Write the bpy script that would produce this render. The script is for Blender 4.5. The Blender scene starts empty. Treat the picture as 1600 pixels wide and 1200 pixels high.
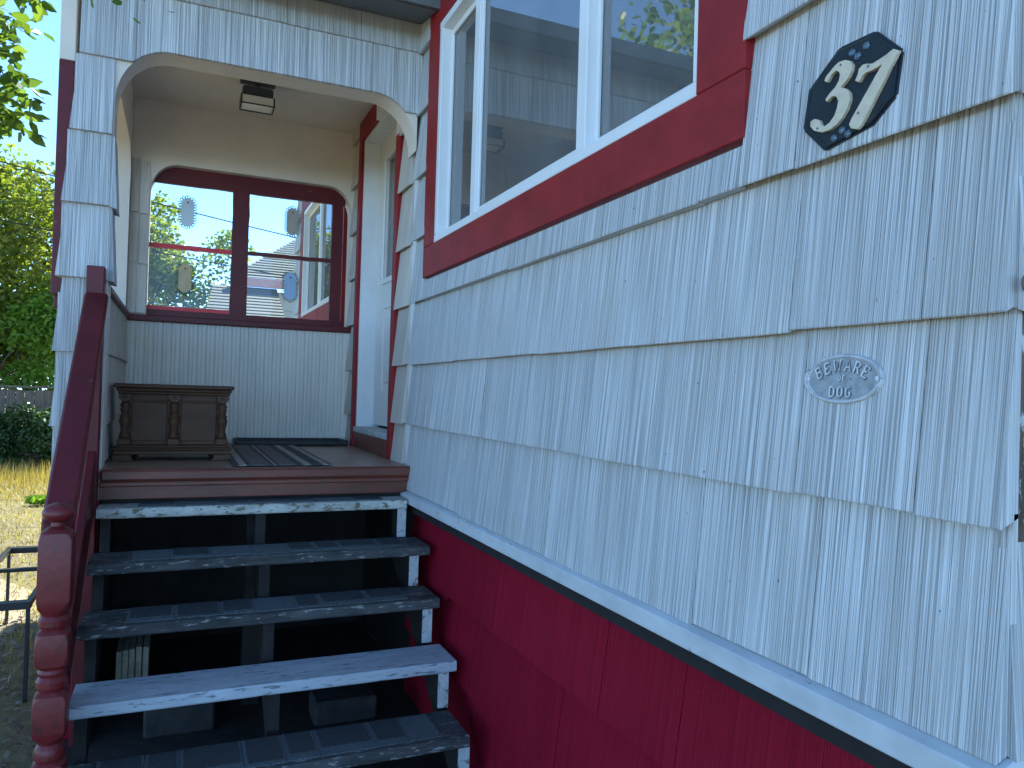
import bpy, bmesh, math, random
from mathutils import Vector, Matrix, noise
R = math.radians
random.seed(7)
scene = bpy.context.scene
COL = scene.collection
# ------------------------------------------------------------------ camera
YAW, PIT, ROL, FPX = R(23.742), R(0.807), R(1.692), 1179.7
CAM = Vector((-1.15, 0.0, 1.60))
fw = Vector((math.sin(YAW)*math.cos(PIT), math.cos(YAW)*math.cos(PIT), math.sin(PIT)))
rt = Vector((math.cos(YAW), -math.sin(YAW), 0)); dn = fw.cross(rt)
rt = (rt*math.cos(ROL) - dn*math.sin(ROL)).normalized(); dn = fw.cross(rt)
cd = bpy.data.cameras.new('camera'); cam = bpy.data.objects.new('camera', cd); COL.objects.link(cam)
M = Matrix.Identity(4)
for i in range(3):
    M[i][0], M[i][1], M[i][2], M[i][3] = rt[i], -dn[i], -fw[i], CAM[i]
cam.matrix_world = M
cd.sensor_width = 36; cd.lens = FPX/1600*36; cd.clip_start = 0.02; cd.clip_end = 500
scene.camera = cam
# ------------------------------------------------------------------ sky, sun, exposure
SUN_AZ, SUN_EL = R(30), R(47)
w = bpy.data.worlds.new('World'); scene.world = w; w.use_nodes = True
nt = w.node_tree; bg = nt.nodes['Background']
sk = nt.nodes.new('ShaderNodeTexSky'); sk.sky_type = 'NISHITA'; sk.sun_disc = False
sk.sun_elevation = SUN_EL; sk.sun_rotation = SUN_AZ; sk.air_density = 0.28; sk.ozone_density = 2.0; sk.dust_density = 0.0
nt.links.new(sk.outputs[0], bg.inputs[0]); bg.inputs[1].default_value = 0.15
sl = bpy.data.lights.new('sun', 'SUN'); sl.energy = 2.6; sl.angle = R(0.5); sl.color = (1, .95, .86)
so = bpy.data.objects.new('sun', sl); COL.objects.link(so)
sd = Vector((math.sin(SUN_AZ)*math.cos(SUN_EL), math.cos(SUN_AZ)*math.cos(SUN_EL), math.sin(SUN_EL)))
so.rotation_euler = sd.to_track_quat('Z', 'Y').to_euler(); so.location = (4, 10, 12)
vs = scene.view_settings; vs.view_transform = 'Standard'; vs.look = 'None'; vs.gamma = 1; vs.exposure = 2.5
vs.use_curve_mapping = False
vs.use_white_balance = True; vs.white_balance_temperature = 6200; vs.white_balance_tint = -7
scene.render.engine = 'CYCLES'; scene.cycles.max_bounces = 7; scene.cycles.diffuse_bounces = 5; scene.cycles.glossy_bounces = 3
scene.cycles.transparent_max_bounces = 12

# ------------------------------------------------------------------ materials
def new_mat(name):
    m = bpy.data.materials.new(name); m.use_nodes = True
    return m, m.node_tree, m.node_tree.nodes['Principled BSDF']
def N(t, typ, **kw):
    n = t.nodes.new(typ)
    for k, v in kw.items():
        if k.startswith('i_'): n.inputs[int(k[2:])].default_value = v
        else: setattr(n, k, v)
    return n
def ramp(t, src, stops):
    r = t.nodes.new('ShaderNodeValToRGB'); e = r.color_ramp.elements
    while len(e) < len(stops): e.new(0.5)
    for el, (p, c) in zip(e, stops):
        el.position = p; el.color = (c[0], c[1], c[2], 1) if hasattr(c, '__len__') else (c, c, c, 1)
    t.links.new(src, r.inputs[0]); return r
def mixc(t, fac, a, b, mode='MIX'):
    n = t.nodes.new('ShaderNodeMix'); n.data_type = 'RGBA'; n.blend_type = mode
    for s, v in ((0, fac), (6, a), (7, b)):
        if hasattr(v, 'is_output'): t.links.new(v, n.inputs[s])
        else: n.inputs[s].default_value = v if not hasattr(v, '__len__') else (*v[:3], 1)
    return n.outputs[2]
def math_(t, op, a, b=None):
    n = t.nodes.new('ShaderNodeMath'); n.operation = op
    for i, v in enumerate((a, b)):
        if v is None: continue
        if hasattr(v, 'is_output'): t.links.new(v, n.inputs[i])
        else: n.inputs[i].default_value = v
    return n.outputs[0]
def obj_coord(t, scale=(1, 1, 1)):
    tc = t.nodes.new('ShaderNodeTexCoord'); mp = t.nodes.new('ShaderNodeMapping')
    mp.inputs['Scale'].default_value = scale; t.links.new(tc.outputs['Object'], mp.inputs[0]); return mp.outputs[0]
def noise_(t, vec, scale, detail=4, rough=.6):
    n = t.nodes.new('ShaderNodeTexNoise'); n.inputs['Scale'].default_value = scale
    n.inputs['Detail'].default_value = detail; n.inputs['Roughness'].default_value = rough
    if vec is not None: t.links.new(vec, n.inputs['Vector'])
    return n.outputs[0]
def bump_(t, bs, h, strength=.3, dist=.01):
    b = t.nodes.new('ShaderNodeBump'); b.inputs['Strength'].default_value = strength; b.inputs['Distance'].default_value = dist
    t.links.new(h, b.inputs['Height']); t.links.new(b.outputs[0], bs.inputs['Normal'])

def striated(name, light, dark, groove=.75, rough=.55, lines=1.0, spec=.3):
    """painted striated cedar shake: vertical grooves, specks and tone that changes from board to board"""
    m, t, b = new_mat(name)
    tc = t.nodes.new('ShaderNodeTexCoord'); sx = t.nodes.new('ShaderNodeSeparateXYZ'); t.links.new(tc.outputs['Object'], sx.inputs[0])
    oi = t.nodes.new('ShaderNodeObjectInfo')
    ge = t.nodes.new('ShaderNodeNewGeometry'); sn = t.nodes.new('ShaderNodeSeparateXYZ'); t.links.new(ge.outputs['True Normal'], sn.inputs[0])
    isx = math_(t, 'GREATER_THAN', math_(t, 'ABSOLUTE', sn.outputs[0]), .6)
    s = math_(t, 'ADD', math_(t, 'MULTIPLY', isx, sx.outputs[1]), math_(t, 'MULTIPLY', math_(t, 'SUBTRACT', 1.0, isx), sx.outputs[0]))
    s = math_(t, 'ADD', s, math_(t, 'MULTIPLY', oi.outputs['Random'], 37.0))
    zz = math_(t, 'MULTIPLY', sx.outputs[2], .0045)
    def nz(freq, detail, rgh, zmul=1.0):
        c = t.nodes.new('ShaderNodeCombineXYZ')
        t.links.new(math_(t, 'MULTIPLY', s, freq), c.inputs[0]); t.links.new(math_(t, 'MULTIPLY', zz, freq*zmul), c.inputs[1])
        return noise_(t, c.outputs[0], 1.0, detail, rgh)
    fine = nz(370, 1, .55); mid = nz(120, 1, .5); broad = nz(9, 1, .5, 6)
    g = math_(t, 'ADD', math_(t, 'MULTIPLY', fine, .74), math_(t, 'MULTIPLY', mid, .26))
    gr = ramp(t, g, [(.38, 0), (.50, .55), (.60, 1)])
    col = mixc(t, gr.outputs[0], [l*(1-groove*.72*lines) for l in light], light)
    br = ramp(t, broad, [(.3, .93), (.7, 1.02)])
    col = mixc(t, 1.0, col, br.outputs[0], 'MULTIPLY')
    # weather stains: brownish wash and a few small dark chips
    st = noise_(t, obj_coord(t, (2.2, 2.2, 1.1)), 2.5, 3, .65)
    col = mixc(t, ramp(t, st, [(.48, 0), (.80, .45)]).outputs[0], col, dark)
    ch = noise_(t, obj_coord(t, (1, 1, .7)), 105, 0, .4)
    col = mixc(t, ramp(t, ch, [(.872, 0), (.885, .8)]).outputs[0], col, (.10, .09, .08))
    pv = ramp(t, oi.outputs['Random'], [(0, .88), (1, 1.0)])
    col = mixc(t, 1.0, col, pv.outputs[0], 'MULTIPLY')
    t.links.new(col, b.inputs['Base Color']); b.inputs['Roughness'].default_value = rough; b.inputs['Specular IOR Level'].default_value = spec
    bump_(t, b, g, 1.0, .008)
    return m
def painted(name, col, rough=.45, wear=.0, wearcol=(.3, .25, .2), vary=.18, spec=.5, bumps=.15, nscale=9, stretch=(1, 1, 1)):
    m, t, b = new_mat(name)
    n = noise_(t, obj_coord(t, stretch), nscale, 3, .65)
    c = mixc(t, ramp(t, n, [(.3, 0), (.7, 1)]).outputs[0], [k*(1-vary) for k in col], [min(1, k*(1+vary)) for k in col])
    if wear > 0:
        n2 = noise_(t, obj_coord(t, stretch), nscale*3.3, 4, .7)
        c = mixc(t, ramp(t, n2, [(.68-wear*.3, 0), (.74-wear*.3, 1)]).outputs[0], c, wearcol)
    t.links.new(c, b.inputs['Base Color']); b.inputs['Roughness'].default_value = rough
    b.inputs['Specular IOR Level'].default_value = spec
    bump_(t, b, noise_(t, obj_coord(t, stretch), nscale*7, 1, .6), bumps, .004)
    return m
def leafmat(name, c1, c2, trans=.45):
    m, t, b = new_mat(name)
    g = t.nodes.new('ShaderNodeNewGeometry')
    c = ramp(t, g.outputs['Random Per Island'], [(0, c1), (1, c2)]).outputs[0]
    t.links.new(c, b.inputs['Base Color']); b.inputs['Roughness'].default_value = .5
    tr = t.nodes.new('ShaderNodeBsdfTranslucent'); t.links.new(mixc(t, 1, c, (1.5, 1.5, .7), 'MULTIPLY'), tr.inputs[0])
    mx = t.nodes.new('ShaderNodeMixShader'); mx.inputs[0].default_value = trans
    t.links.new(b.outputs[0], mx.inputs[1]); t.links.new(tr.outputs[0], mx.inputs[2])
    t.links.new(mx.outputs[0], t.nodes['Material Output'].inputs[0]); return m
def glassmat(name, tint=(.93, .97, .96), ior=1.5, wavy=0.0, rough=0.0, film=0.0):
    m, t, b = new_mat(name)
    tr = t.nodes.new('ShaderNodeBsdfTransparent'); tr.inputs[0].default_value = (*tint, 1)
    gl = t.nodes.new('ShaderNodeBsdfGlossy'); gl.inputs['Roughness'].default_value = rough
    fr = t.nodes.new('ShaderNodeFresnel'); fr.inputs[0].default_value = ior
    if wavy:
        bp = t.nodes.new('ShaderNodeBump'); bp.inputs['Strength'].default_value = wavy; bp.inputs['Distance'].default_value = .01
        t.links.new(noise_(t, obj_coord(t), 4, 2, .4), bp.inputs['Height'])
        t.links.new(bp.outputs[0], gl.inputs['Normal'])
    mx = t.nodes.new('ShaderNodeMixShader'); t.links.new(fr.outputs[0], mx.inputs[0])
    t.links.new(tr.outputs[0], mx.inputs[1]); t.links.new(gl.outputs[0], mx.inputs[2])
    if film:      # pale diffuse film painted in for veiling glare on the pane
        df = t.nodes.new('ShaderNodeBsdfDiffuse'); df.inputs[0].default_value = (.8, .82, .84, 1); m2 = t.nodes.new('ShaderNodeMixShader')
        t.links.new(math_(t, 'MULTIPLY', ramp(t, noise_(t, obj_coord(t, (1, 1, .5)), 3.5, 3, .6), [(.25, .5), (.8, 1)]).outputs[0], film), m2.inputs[0])
        t.links.new(mx.outputs[0], m2.inputs[1]); t.links.new(df.outputs[0], m2.inputs[2]); mx = m2
    t.links.new(mx.outputs[0], t.nodes['Material Output'].inputs[0]); return m

m_shake = striated('white_striated_shake', (.80, .81, .82), (.52, .48, .42))
m_shake_in = striated('cream_porch_shake', (.72, .65, .57), (.50, .44, .38), groove=.3, lines=.5)
m_redshake = striated('crimson_shake', (.33, .009, .033), (.22, .007, .026), groove=.14, rough=.6, spec=.08)
m_red = painted('crimson_trim_paint', (.25, .018, .022), .5, wear=.04, wearcol=(.15, .02, .022), vary=.2, nscale=6, spec=.2, bumps=.4)
m_maroon = painted('maroon_paint_and_shaded_red', (.105, .011, .015), .42, spec=.3, wear=.06, wearcol=(.2, .1, .09), vary=.2, nscale=6)
m_newel = painted('red_newel_paint', (.15, .015, .017), .42, wear=.34, wearcol=(.085, .016, .018), vary=.25, nscale=8, bumps=.18)
m_redbrown = painted('worn_red_brown_paint', (.150, .042, .028), .42, wear=.42, wearcol=(.10, .055, .033), vary=.25, nscale=6, stretch=(.6, 1, 2))
m_plaster = painted('cream_plaster_paint', (.74, .66, .58), .6, vary=.06, nscale=3, bumps=.1)
m_white = painted('white_gloss_paint', (.76, .77, .78), .4, vary=.05, nscale=6)
m_watertable = painted('weathered_white_board', (.56, .58, .60), .6, wear=.14, wearcol=(.30, .29, .27), vary=.15, nscale=9, stretch=(1, .5, 1))
m_vinyl = painted('white_vinyl', (.80, .81, .82), .3, vary=.03, nscale=4, bumps=.03)
m_whitedoor = painted('white_door_paint', (.76, .73, .69), .35, vary=.04, nscale=4, bumps=.05)
m_bead = painted('ivory_beadboard_paint', (.72, .67, .59), .5, vary=.08, nscale=5, stretch=(1, 1, .25))
m_rawwood = painted('bare_brown_wood', (.17, .12, .085), .8, vary=.45, nscale=7, stretch=(5, 5, .4), bumps=.5)
m_paintwood = painted('brown_wood_with_paint_remains', (.13, .095, .07), .8, wear=.30, wearcol=(.55, .55, .56), vary=.45, nscale=5, stretch=(4, 4, 1.2), bumps=.5)
m_dirt = painted('shaded_soil', (.026, .022, .02), .95, vary=.4, nscale=14, bumps=.8)  # soil tone lowered to paint in the shade beneath the treads
m_darkwood = painted('dark_walnut_wood', (.085, .042, .022), .48, spec=.22, vary=.25, nscale=4, stretch=(.5, 1, 4))
m_floor = painted('worn_brown_floor_paint', (.30, .20, .14), .38, wear=.12, wearcol=(.16, .12, .10), vary=.2, nscale=5)
m_whitewood = painted('stained_white_step_paint', (.47, .51, .56), .55, wear=.36, wearcol=(.16, .19, .22), vary=.16, nscale=9, stretch=(.4, 2.2, 2.2))
m_peel = painted('peeling_step_paint', (.055, .058, .06), .7, wear=.34, wearcol=(.30, .31, .30), vary=.6, nscale=9, stretch=(.55, 2.4, 2.4), bumps=.6)
m_peel2 = painted('mossy_white_step_paint', (.50, .51, .47), .7, wear=.46, wearcol=(.16, .15, .10), vary=.3, nscale=9, stretch=(.7, 1.6, 1.6), bumps=.4)
m_strwhite = painted('dirty_white_stringer_paint', (.50, .52, .53), .6, wear=.4, wearcol=(.15, .14, .13), vary=.2, nscale=10)
m_strdark = painted('dark_timber_and_shade', (.016, .014, .013), .8, vary=.4, nscale=8)  # dark timber, made near black for the shade under stairs and porch
m_black = painted('black_metal_paint', (.018, .018, .02), .35, vary=.2, nscale=20, bumps=.03)
m_shadeblack = painted('black_shade_strip', (.012, .011, .012), .8, vary=.3, nscale=12)
m_plaque = painted('black_navy_enamel', (.014, .020, .030), .28, vary=.3, nscale=12, bumps=.05)
m_cream = painted('weathered_cream_metal', (.62, .54, .40), .5, wear=.10, wearcol=(.33, .27, .18), vary=.12, nscale=40)
m_pewter = painted('painted_pewter_plaque', (.52, .54, .56), .38, wear=.12, wearcol=(.22, .23, .24), vary=.2, nscale=45, bumps=.2)
m_field = painted('shaded_pewter_field', (.30, .32, .34), .45, wear=.2, wearcol=(.15, .16, .17), vary=.25, nscale=45, bumps=.2)
m_letter = painted('pewter_letters', (.62, .64, .66), .35, vary=.2, nscale=60)
m_shadowscrew = painted('letter_shadow_and_screw_dark', (.14, .15, .17), .5, vary=.2, nscale=60)
m_tray = painted('black_rubber', (.016, .017, .018), .5, vary=.3, nscale=18)
m_lampdark = painted('dark_blue_lamp_metal', (.04, .055, .065), .4, vary=.2, nscale=15)
m_soffit = painted('slate_grey_eave_paint', (.13, .14, .15), .6, vary=.1)
m_board = painted('pale_cut_timber_ends', (.42, .37, .27), .8, vary=.25, nscale=18)
m_backlitred = painted('backlit_red', (.62, .012, .02), .4, vary=.15, nscale=25)  # bright red with the backlit sash glow put into the colour
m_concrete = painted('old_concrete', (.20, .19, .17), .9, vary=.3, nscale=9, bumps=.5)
m_blockdark = painted('shaded_concrete', (.032, .032, .032), .9, vary=.4, nscale=9, bumps=.5)  # concrete with under-stair shade put into its colour
m_wire = painted('dark_cable', (.02, .02, .02), .6)
m_bark = painted('brown_bark', (.09, .07, .05), .9, vary=.45, nscale=12, stretch=(2, 2, .5), bumps=.8)
m_fence = painted('grey_fence_board', (.13, .105, .085), .85, vary=.4, nscale=6, stretch=(4, 4, .4), bumps=.4)
m_room = painted('dim_room_wall', (.30, .29, .28), .8, vary=.05)
m_roofgrey = painted('grey_asphalt_roofing', (.15, .14, .135), .9, vary=.25, nscale=30, bumps=.5)
m_nwall = painted('pale_neighbour_siding', (.60, .58, .55), .7, vary=.06)
m_npink = painted('pink_fascia_paint', (.55, .30, .28), .6, vary=.06)
m_houseroof = painted('dark_house_roofing', (.10, .10, .11), .9, vary=.25, nscale=25)
m_gold = painted('tan_ornament', (.55, .40, .20), .4, vary=.1, nscale=30)
m_orn_white = painted('white_ornament', (.62, .68, .72), .25, vary=.05)
m_orn_grey = painted('grey_brown_ornament', (.40, .37, .32), .35, vary=.1, nscale=30)
m_orn_blue = painted('pale_blue_ornament', (.35, .48, .68), .3, vary=.08, nscale=20)
m_lace = painted('dark_green_lace_edge', (.05, .10, .11), .4, vary=.2)
m_glass = glassmat('window_glass', (.72, .80, .83), 3.2, rough=.015, film=.13)
m_glassold = glassmat('old_wavy_glass', (.95, .98, .98), 1.35, wavy=.25, film=.02)
m_bead_glass = None
def clear_bead():
    m, t, b = new_mat('clear_blue_glass_bead')
    b.inputs['Base Color'].default_value = (.25, .38, .5, 1); b.inputs['Roughness'].default_value = .05
    b.inputs['Transmission Weight'].default_value = .7; return m
m_bead_glass = clear_bead()
m_frost = painted('frosted_lamp_glass', (.86, .83, .76), .3, vary=.05)
def asphalt(name, base):
    m, t, b = new_mat(name)
    v = noise_(t, obj_coord(t), 260, 2, .7)
    c = ramp(t, v, [(.35, [k*.35 for k in base]), (.52, base), (.70, [min(1, k*2.6) for k in base])]).outputs[0]
    t.links.new(c, b.inputs['Base Color']); b.inputs['Roughness'].default_value = .9
    bump_(t, b, v, .8, .004); return m
m_asph = asphalt('grey_asphalt_shingle', (.10, .12, .13))
m_asphd = asphalt('charcoal_asphalt_shingle', (.04, .047, .053))
def rugmat():
    m, t, b = new_mat('striped_rug_weave')
    sx = t.nodes.new('ShaderNodeSeparateXYZ'); t.links.new(obj_coord(t), sx.inputs[0])
    mr = t.nodes.new('ShaderNodeMapRange'); mr.inputs[1].default_value = -.90; mr.inputs[2].default_value = -.42
    t.links.new(sx.outputs[0], mr.inputs[0])
    d, g, l = (.06, .05, .05), (.15, .125, .12), (.36, .32, .28)
    st = [(0, d), (.06, l), (.13, d), (.17, g), (.36, d), (.40, l), (.425, d), (.46, g), (.62, d), (.70, l), (.78, d), (.90, l), (.96, g)]
    r = ramp(t, mr.outputs[0], st); r.color_ramp.interpolation = 'CONSTANT'
    c = mixc(t, 1, r.outputs[0], ramp(t, noise_(t, obj_coord(t, (1, .3, 1)), 90, 3), [(.2, .6), (.8, 1.2)]).outputs[0], 'MULTIPLY')
    t.links.new(c, b.inputs['Base Color']); b.inputs['Roughness'].default_value = .95
    bump_(t, b, noise_(t, obj_coord(t), 300, 2), .5, .003); return m
m_rug = rugmat()
def groundmat():
    m, t, b = new_mat('dry_yard_ground')
    a = noise_(t, obj_coord(t), .55, 6, .6); f = noise_(t, obj_coord(t), 16, 6, .7)
    c = ramp(t, a, [(.30, (.20, .145, .085)), (.46, (.27, .21, .12)), (.56, (.30, .235, .10)), (.72, (.17, .155, .05))]).outputs[0]
    c = mixc(t, 1, c, ramp(t, f, [(.25, .45), (.75, 1.25)]).outputs[0], 'MULTIPLY')
    t.links.new(c, b.inputs['Base Color']); b.inputs['Roughness'].default_value = .95
    bump_(t, b, f, .9, .05); return m
m_ground = groundmat()
m_path = painted('packed_earth_path', (.33, .255, .18), .95, vary=.25, nscale=6, bumps=.5)
m_leaf_near = leafmat('green_tree_leaves', (.07, .13, .02), (.17, .23, .05), .5)
m_leaf_yellow = leafmat('yellow_green_leaves', (.10, .15, .02), (.27, .28, .05), .55)
m_leaf_bush = leafmat('fresh_green_leaves', (.12, .22, .03), (.26, .38, .07), .6)
m_leaf_dark = leafmat('dark_green_leaves', (.02, .05, .015), (.06, .11, .03), .3)
m_drygrass = leafmat('dry_grass_blades', (.30, .22, .07), (.42, .34, .12), .35)
m_litter = leafmat('brown_leaf_litter', (.08, .05, .03), (.26, .19, .13), .1)

# ------------------------------------------------------------------ mesh helpers
def link(name, me, mat, parent=None, smooth=False):
    o = bpy.data.objects.new(name, me); COL.objects.link(o)
    if mat and not me.materials: me.materials.append(mat)
    if parent:
        o.parent = parent
        root = parent
        off = Vector((0, 0, 0))
        while root: off += root.location; root = root.parent
        o.location = -off
    if smooth:
        for p in me.polygons: p.use_smooth = True
    return o
def tag(o, label=None, cat=None, group=None, kind=None):
    if label: o['label'] = label
    if cat: o['category'] = cat
    if group: o['group'] = group
    if kind: o['kind'] = kind
    return o
def thing(name, loc, label, cat, group=None):
    o = bpy.data.objects.new(name, None); COL.objects.link(o); o.location = loc; o.empty_display_size = .1
    return tag(o, label, cat, group)
class MB:
    def __init__(s): s.v = []; s.f = []
    def add(s, vs, fs):
        b = len(s.v); s.v += [tuple(v) for v in vs]; s.f += [tuple(i+b for i in f) for f in fs]; return s
    def box(s, a, b):
        x0, y0, z0 = a; x1, y1, z1 = b
        return s.add([(x0,y0,z0),(x1,y0,z0),(x1,y1,z0),(x0,y1,z0),(x0,y0,z1),(x1,y0,z1),(x1,y1,z1),(x0,y1,z1)],
            [(0,3,2,1),(4,5,6,7),(0,1,5,4),(1,2,6,5),(2,3,7,6),(3,0,4,7)])
    def prism(s, poly, fn0, fn1):
        """poly of 2-D points; fn0/fn1 map (u,v) to the two faces"""
        n = len(poly); vs = [fn0(*p) for p in poly] + [fn1(*p) for p in poly]
        return s.add(vs, [tuple(range(n-1, -1, -1)), tuple(range(n, 2*n))] + [(i, (i+1) % n, n+(i+1) % n, n+i) for i in range(n)])
    def tube(s, pts, rad, n=8):
        pts = [Vector(p) for p in pts]; rings = []
        for i, p in enumerate(pts):
            d = (pts[min(i+1, len(pts)-1)] - pts[max(i-1, 0)]).normalized()
            a = d.orthogonal().normalized(); c = d.cross(a)
            r = rad[i] if hasattr(rad, '__len__') else rad
            rings.append([p + (a*math.cos(2*math.pi*k/n) + c*math.sin(2*math.pi*k/n))*r for k in range(n)])
        vs = [v for q in rings for v in q]; fs = []
        for i in range(len(pts)-1):
            for k in range(n):
                fs.append((i*n+k, i*n+(k+1) % n, (i+1)*n+(k+1) % n, (i+1)*n+k))
        fs += [tuple(range(n-1, -1, -1)), tuple((len(pts)-1)*n+k for k in range(n))]
        return s.add(vs, fs)
    def lathe(s, c, prof, n=20):
        """prof: list of (z, r), about a vertical axis through c=(x,y)"""
        vs = [(c[0]+r*math.cos(2*math.pi*k/n), c[1]+r*math.sin(2*math.pi*k/n), z) for z, r in prof for k in range(n)]; fs = []
        for i in range(len(prof)-1):
            for k in range(n): fs.append((i*n+k, i*n+(k+1) % n, (i+1)*n+(k+1) % n, (i+1)*n+k))
        fs += [tuple(range(n-1, -1, -1)), tuple((len(prof)-1)*n+k for k in range(n))]
        return s.add(vs, fs)
    def mesh(s, name='m', bevel=0, seg=1):
        me = bpy.data.meshes.new(name); me.from_pydata(s.v, [], s.f); me.update()
        bm = bmesh.new(); bm.from_mesh(me)
        bmesh.ops.recalc_face_normals(bm, faces=bm.faces)
        if bevel:
            es = [e for e in bm.edges if len(e.link_faces) == 2 and e.calc_face_angle(0) > .6]
            bmesh.ops.bevel(bm, geom=es, offset=bevel, segments=seg, affect='EDGES', clamp_overlap=True)
        bm.to_mesh(me); bm.free(); return me
    def build(s, name, mat, parent=None, bevel=0, smooth=False, seg=1):
        return link(name, s.mesh(name, bevel, seg), mat, parent, smooth)
def box(name, a, b, mat, parent=None, bevel=.003):
    return MB().box(a, b).build(name, mat, parent, bevel)

rs = random.Random(3)
def shake(parent, side, base, u0, u1, z0, z1, mat, tb=.026, tt=.006, poly=None, name='shingle', lap=.02, gap=.0012, cut=0):
    """one lapped shake. side '-x','+x','-y': the way its face looks; base: coordinate of the wall plane"""
    def P(u, z, out):
        if side == '-x': return (base-out, u, z)
        if side == '+x': return (base+out, u, z)
        if side == '-y': return (u, base-out, z)
    dz = rs.uniform(-.004, .004); do = rs.uniform(-.002, .003)
    zt = z1 + lap
    def out(z): return tt + (tb+do-tt)*max(0, min(1, (zt-z)/max(.001, zt-z0)))
    m = MB()
    if poly:
        m.prism(poly, lambda u, z: P(u, z, -.003), lambda u, z: P(u, z, out(z)))
    else:
        n = max(3, int((u1-u0)/.09)); ph = rs.uniform(0, 99)
        lo, hi = u0+gap, u1-gap
        vs = []
        for i in range(n+1):
            u = lo+(hi-lo)*i/n
            wz = z0+dz+.002*noise.noise((u*4+ph, ph, 0))
            wo = out(z0)+.003*noise.noise((u*5+ph, 3, ph))
            ut = u
            vs += [P(u, wz+(.016 if lap else 0), -.003), P(u, wz, wo-.002), P(u, wz+.0025, wo), P(ut, zt, tt), P(ut, zt, -.003)]
        fs = []
        for i in range(n):
            a, b = i*5, i*5+5
            for k in range(4): fs.append((a+k, b+k, b+k+1, a+k+1))
            fs.append((a+4, b+4, b, a))
        fs += [(0, 1, 2, 3, 4), tuple(n*5+k for k in (4, 3, 2, 1, 0))]
        m.add(vs, fs)
    return m.build(name, mat, parent)

# ================================================================== SETTING
g = MB()
GN = 60
for i in range(GN+1):
    for j in range(GN+1):
        x = -90+180*i/GN; y = -60+200*j/GN
        g.v.append((x, y, -.0))
for i in range(GN):
    for j in range(GN):
        a = i*(GN+1)+j; g.f.append((a, a+GN+1, a+GN+2, a+1))
tag(g.build('ground', m_ground), kind='structure')
pm = MB(); pts = []
for i in range(25):
    y = 5.6+i*.2; pts.append((y, -1.2-.32*y+.25*noise.noise((y*.5, 0, 0)), .9+.25*noise.noise((y*.7, 5, 0))))
vs = []
for y, x, ww in pts: vs += [(x-ww*1.6, y, .004), (x+ww*1.1, y, .004)]
pm.add(vs, [(2*i, 2*i+1, 2*i+3, 2*i+2) for i in range(len(pts)-1)])
tag(pm.build('path', m_path), kind='structure')

# ================================================================== HOUSE
house = thing('house', (0, 3, 0), 'white shake-sided house with crimson trim and an arched entry porch', 'house')
C0 = .745                       # corner Y
COURSE = [1.078, 1.424, 1.742, 2.067, 2.40, 2.735, 3.07, 3.405, 3.77]
WY0, WY1, WZ0, WZ1 = 1.485, 3.56, 2.330, 3.43        # front window hole
DY0, DY1, DZ0, DZ1 = 4.335, 5.29, 1.335, 3.36         # door hole
VY0, VY1 = 6.0, 8.02                                 # second window, beyond the porch
YE = 8.62                                            # far end of the wall
wl = MB(); X0, X1 = 0.0, .15
def wb(y0, y1, z0, z1): wl.box((X0, y0, z0), (X1, y1, z1))
wb(C0, YE, 1.0, 1.335); wb(C0, WY0, 1.335, 3.8); wb(WY1, DY0, 1.335, 3.8); wb(DY1, VY0, 1.335, 3.8); wb(VY1, YE, 1.335, 3.8)
wb(WY0, WY1, 1.335, WZ0); wb(WY0, WY1, WZ1, 3.8); wb(DY0, DY1, DZ1, 3.8); wb(VY0, VY1, 1.335, WZ0); wb(VY0, VY1, WZ1, 3.8)
wl.box((.15, C0, 0.0), (5, C0+.12, 3.8)); wl.box((.15, YE-.12, 0), (5, YE, 3.8)); wl.box((4.85, C0+.12, 0), (5, YE-.12, 3.8))
wl.build('wall', m_white, house)
fl = MB(); fl.box((.15, C0+.12, 1.1), (4.85, YE-.12, 1.2)); fl.box((.15, C0+.12, 3.6), (4.85, YE-.12, 3.7)); fl.box((2.6, C0+.12, 1.2), (2.7, YE-.12, 3.6))
fl.box((.15, 4.0, 1.2), (2.6, 4.1, 3.6)); fl.box((.15, 5.6, 1.2), (2.6, 5.7, 3.6))
fl.build('room_shell', m_room, house)
box('foundation', (.055, C0+.03, -.3), (.15, YE, .999), m_strdark, house)  # foundation colour darkened too, for the shade behind the stairs
rf = MB()
rf.prism([(-.32, 3.80), (-.32, 3.92), (2.6, 5.2), (5.5, 3.92), (5.5, 3.80)], lambda x, z: (x, C0-.35, z), lambda x, z: (x, YE+.3, z))
rf.build('roof', m_houseroof, house)

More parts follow.
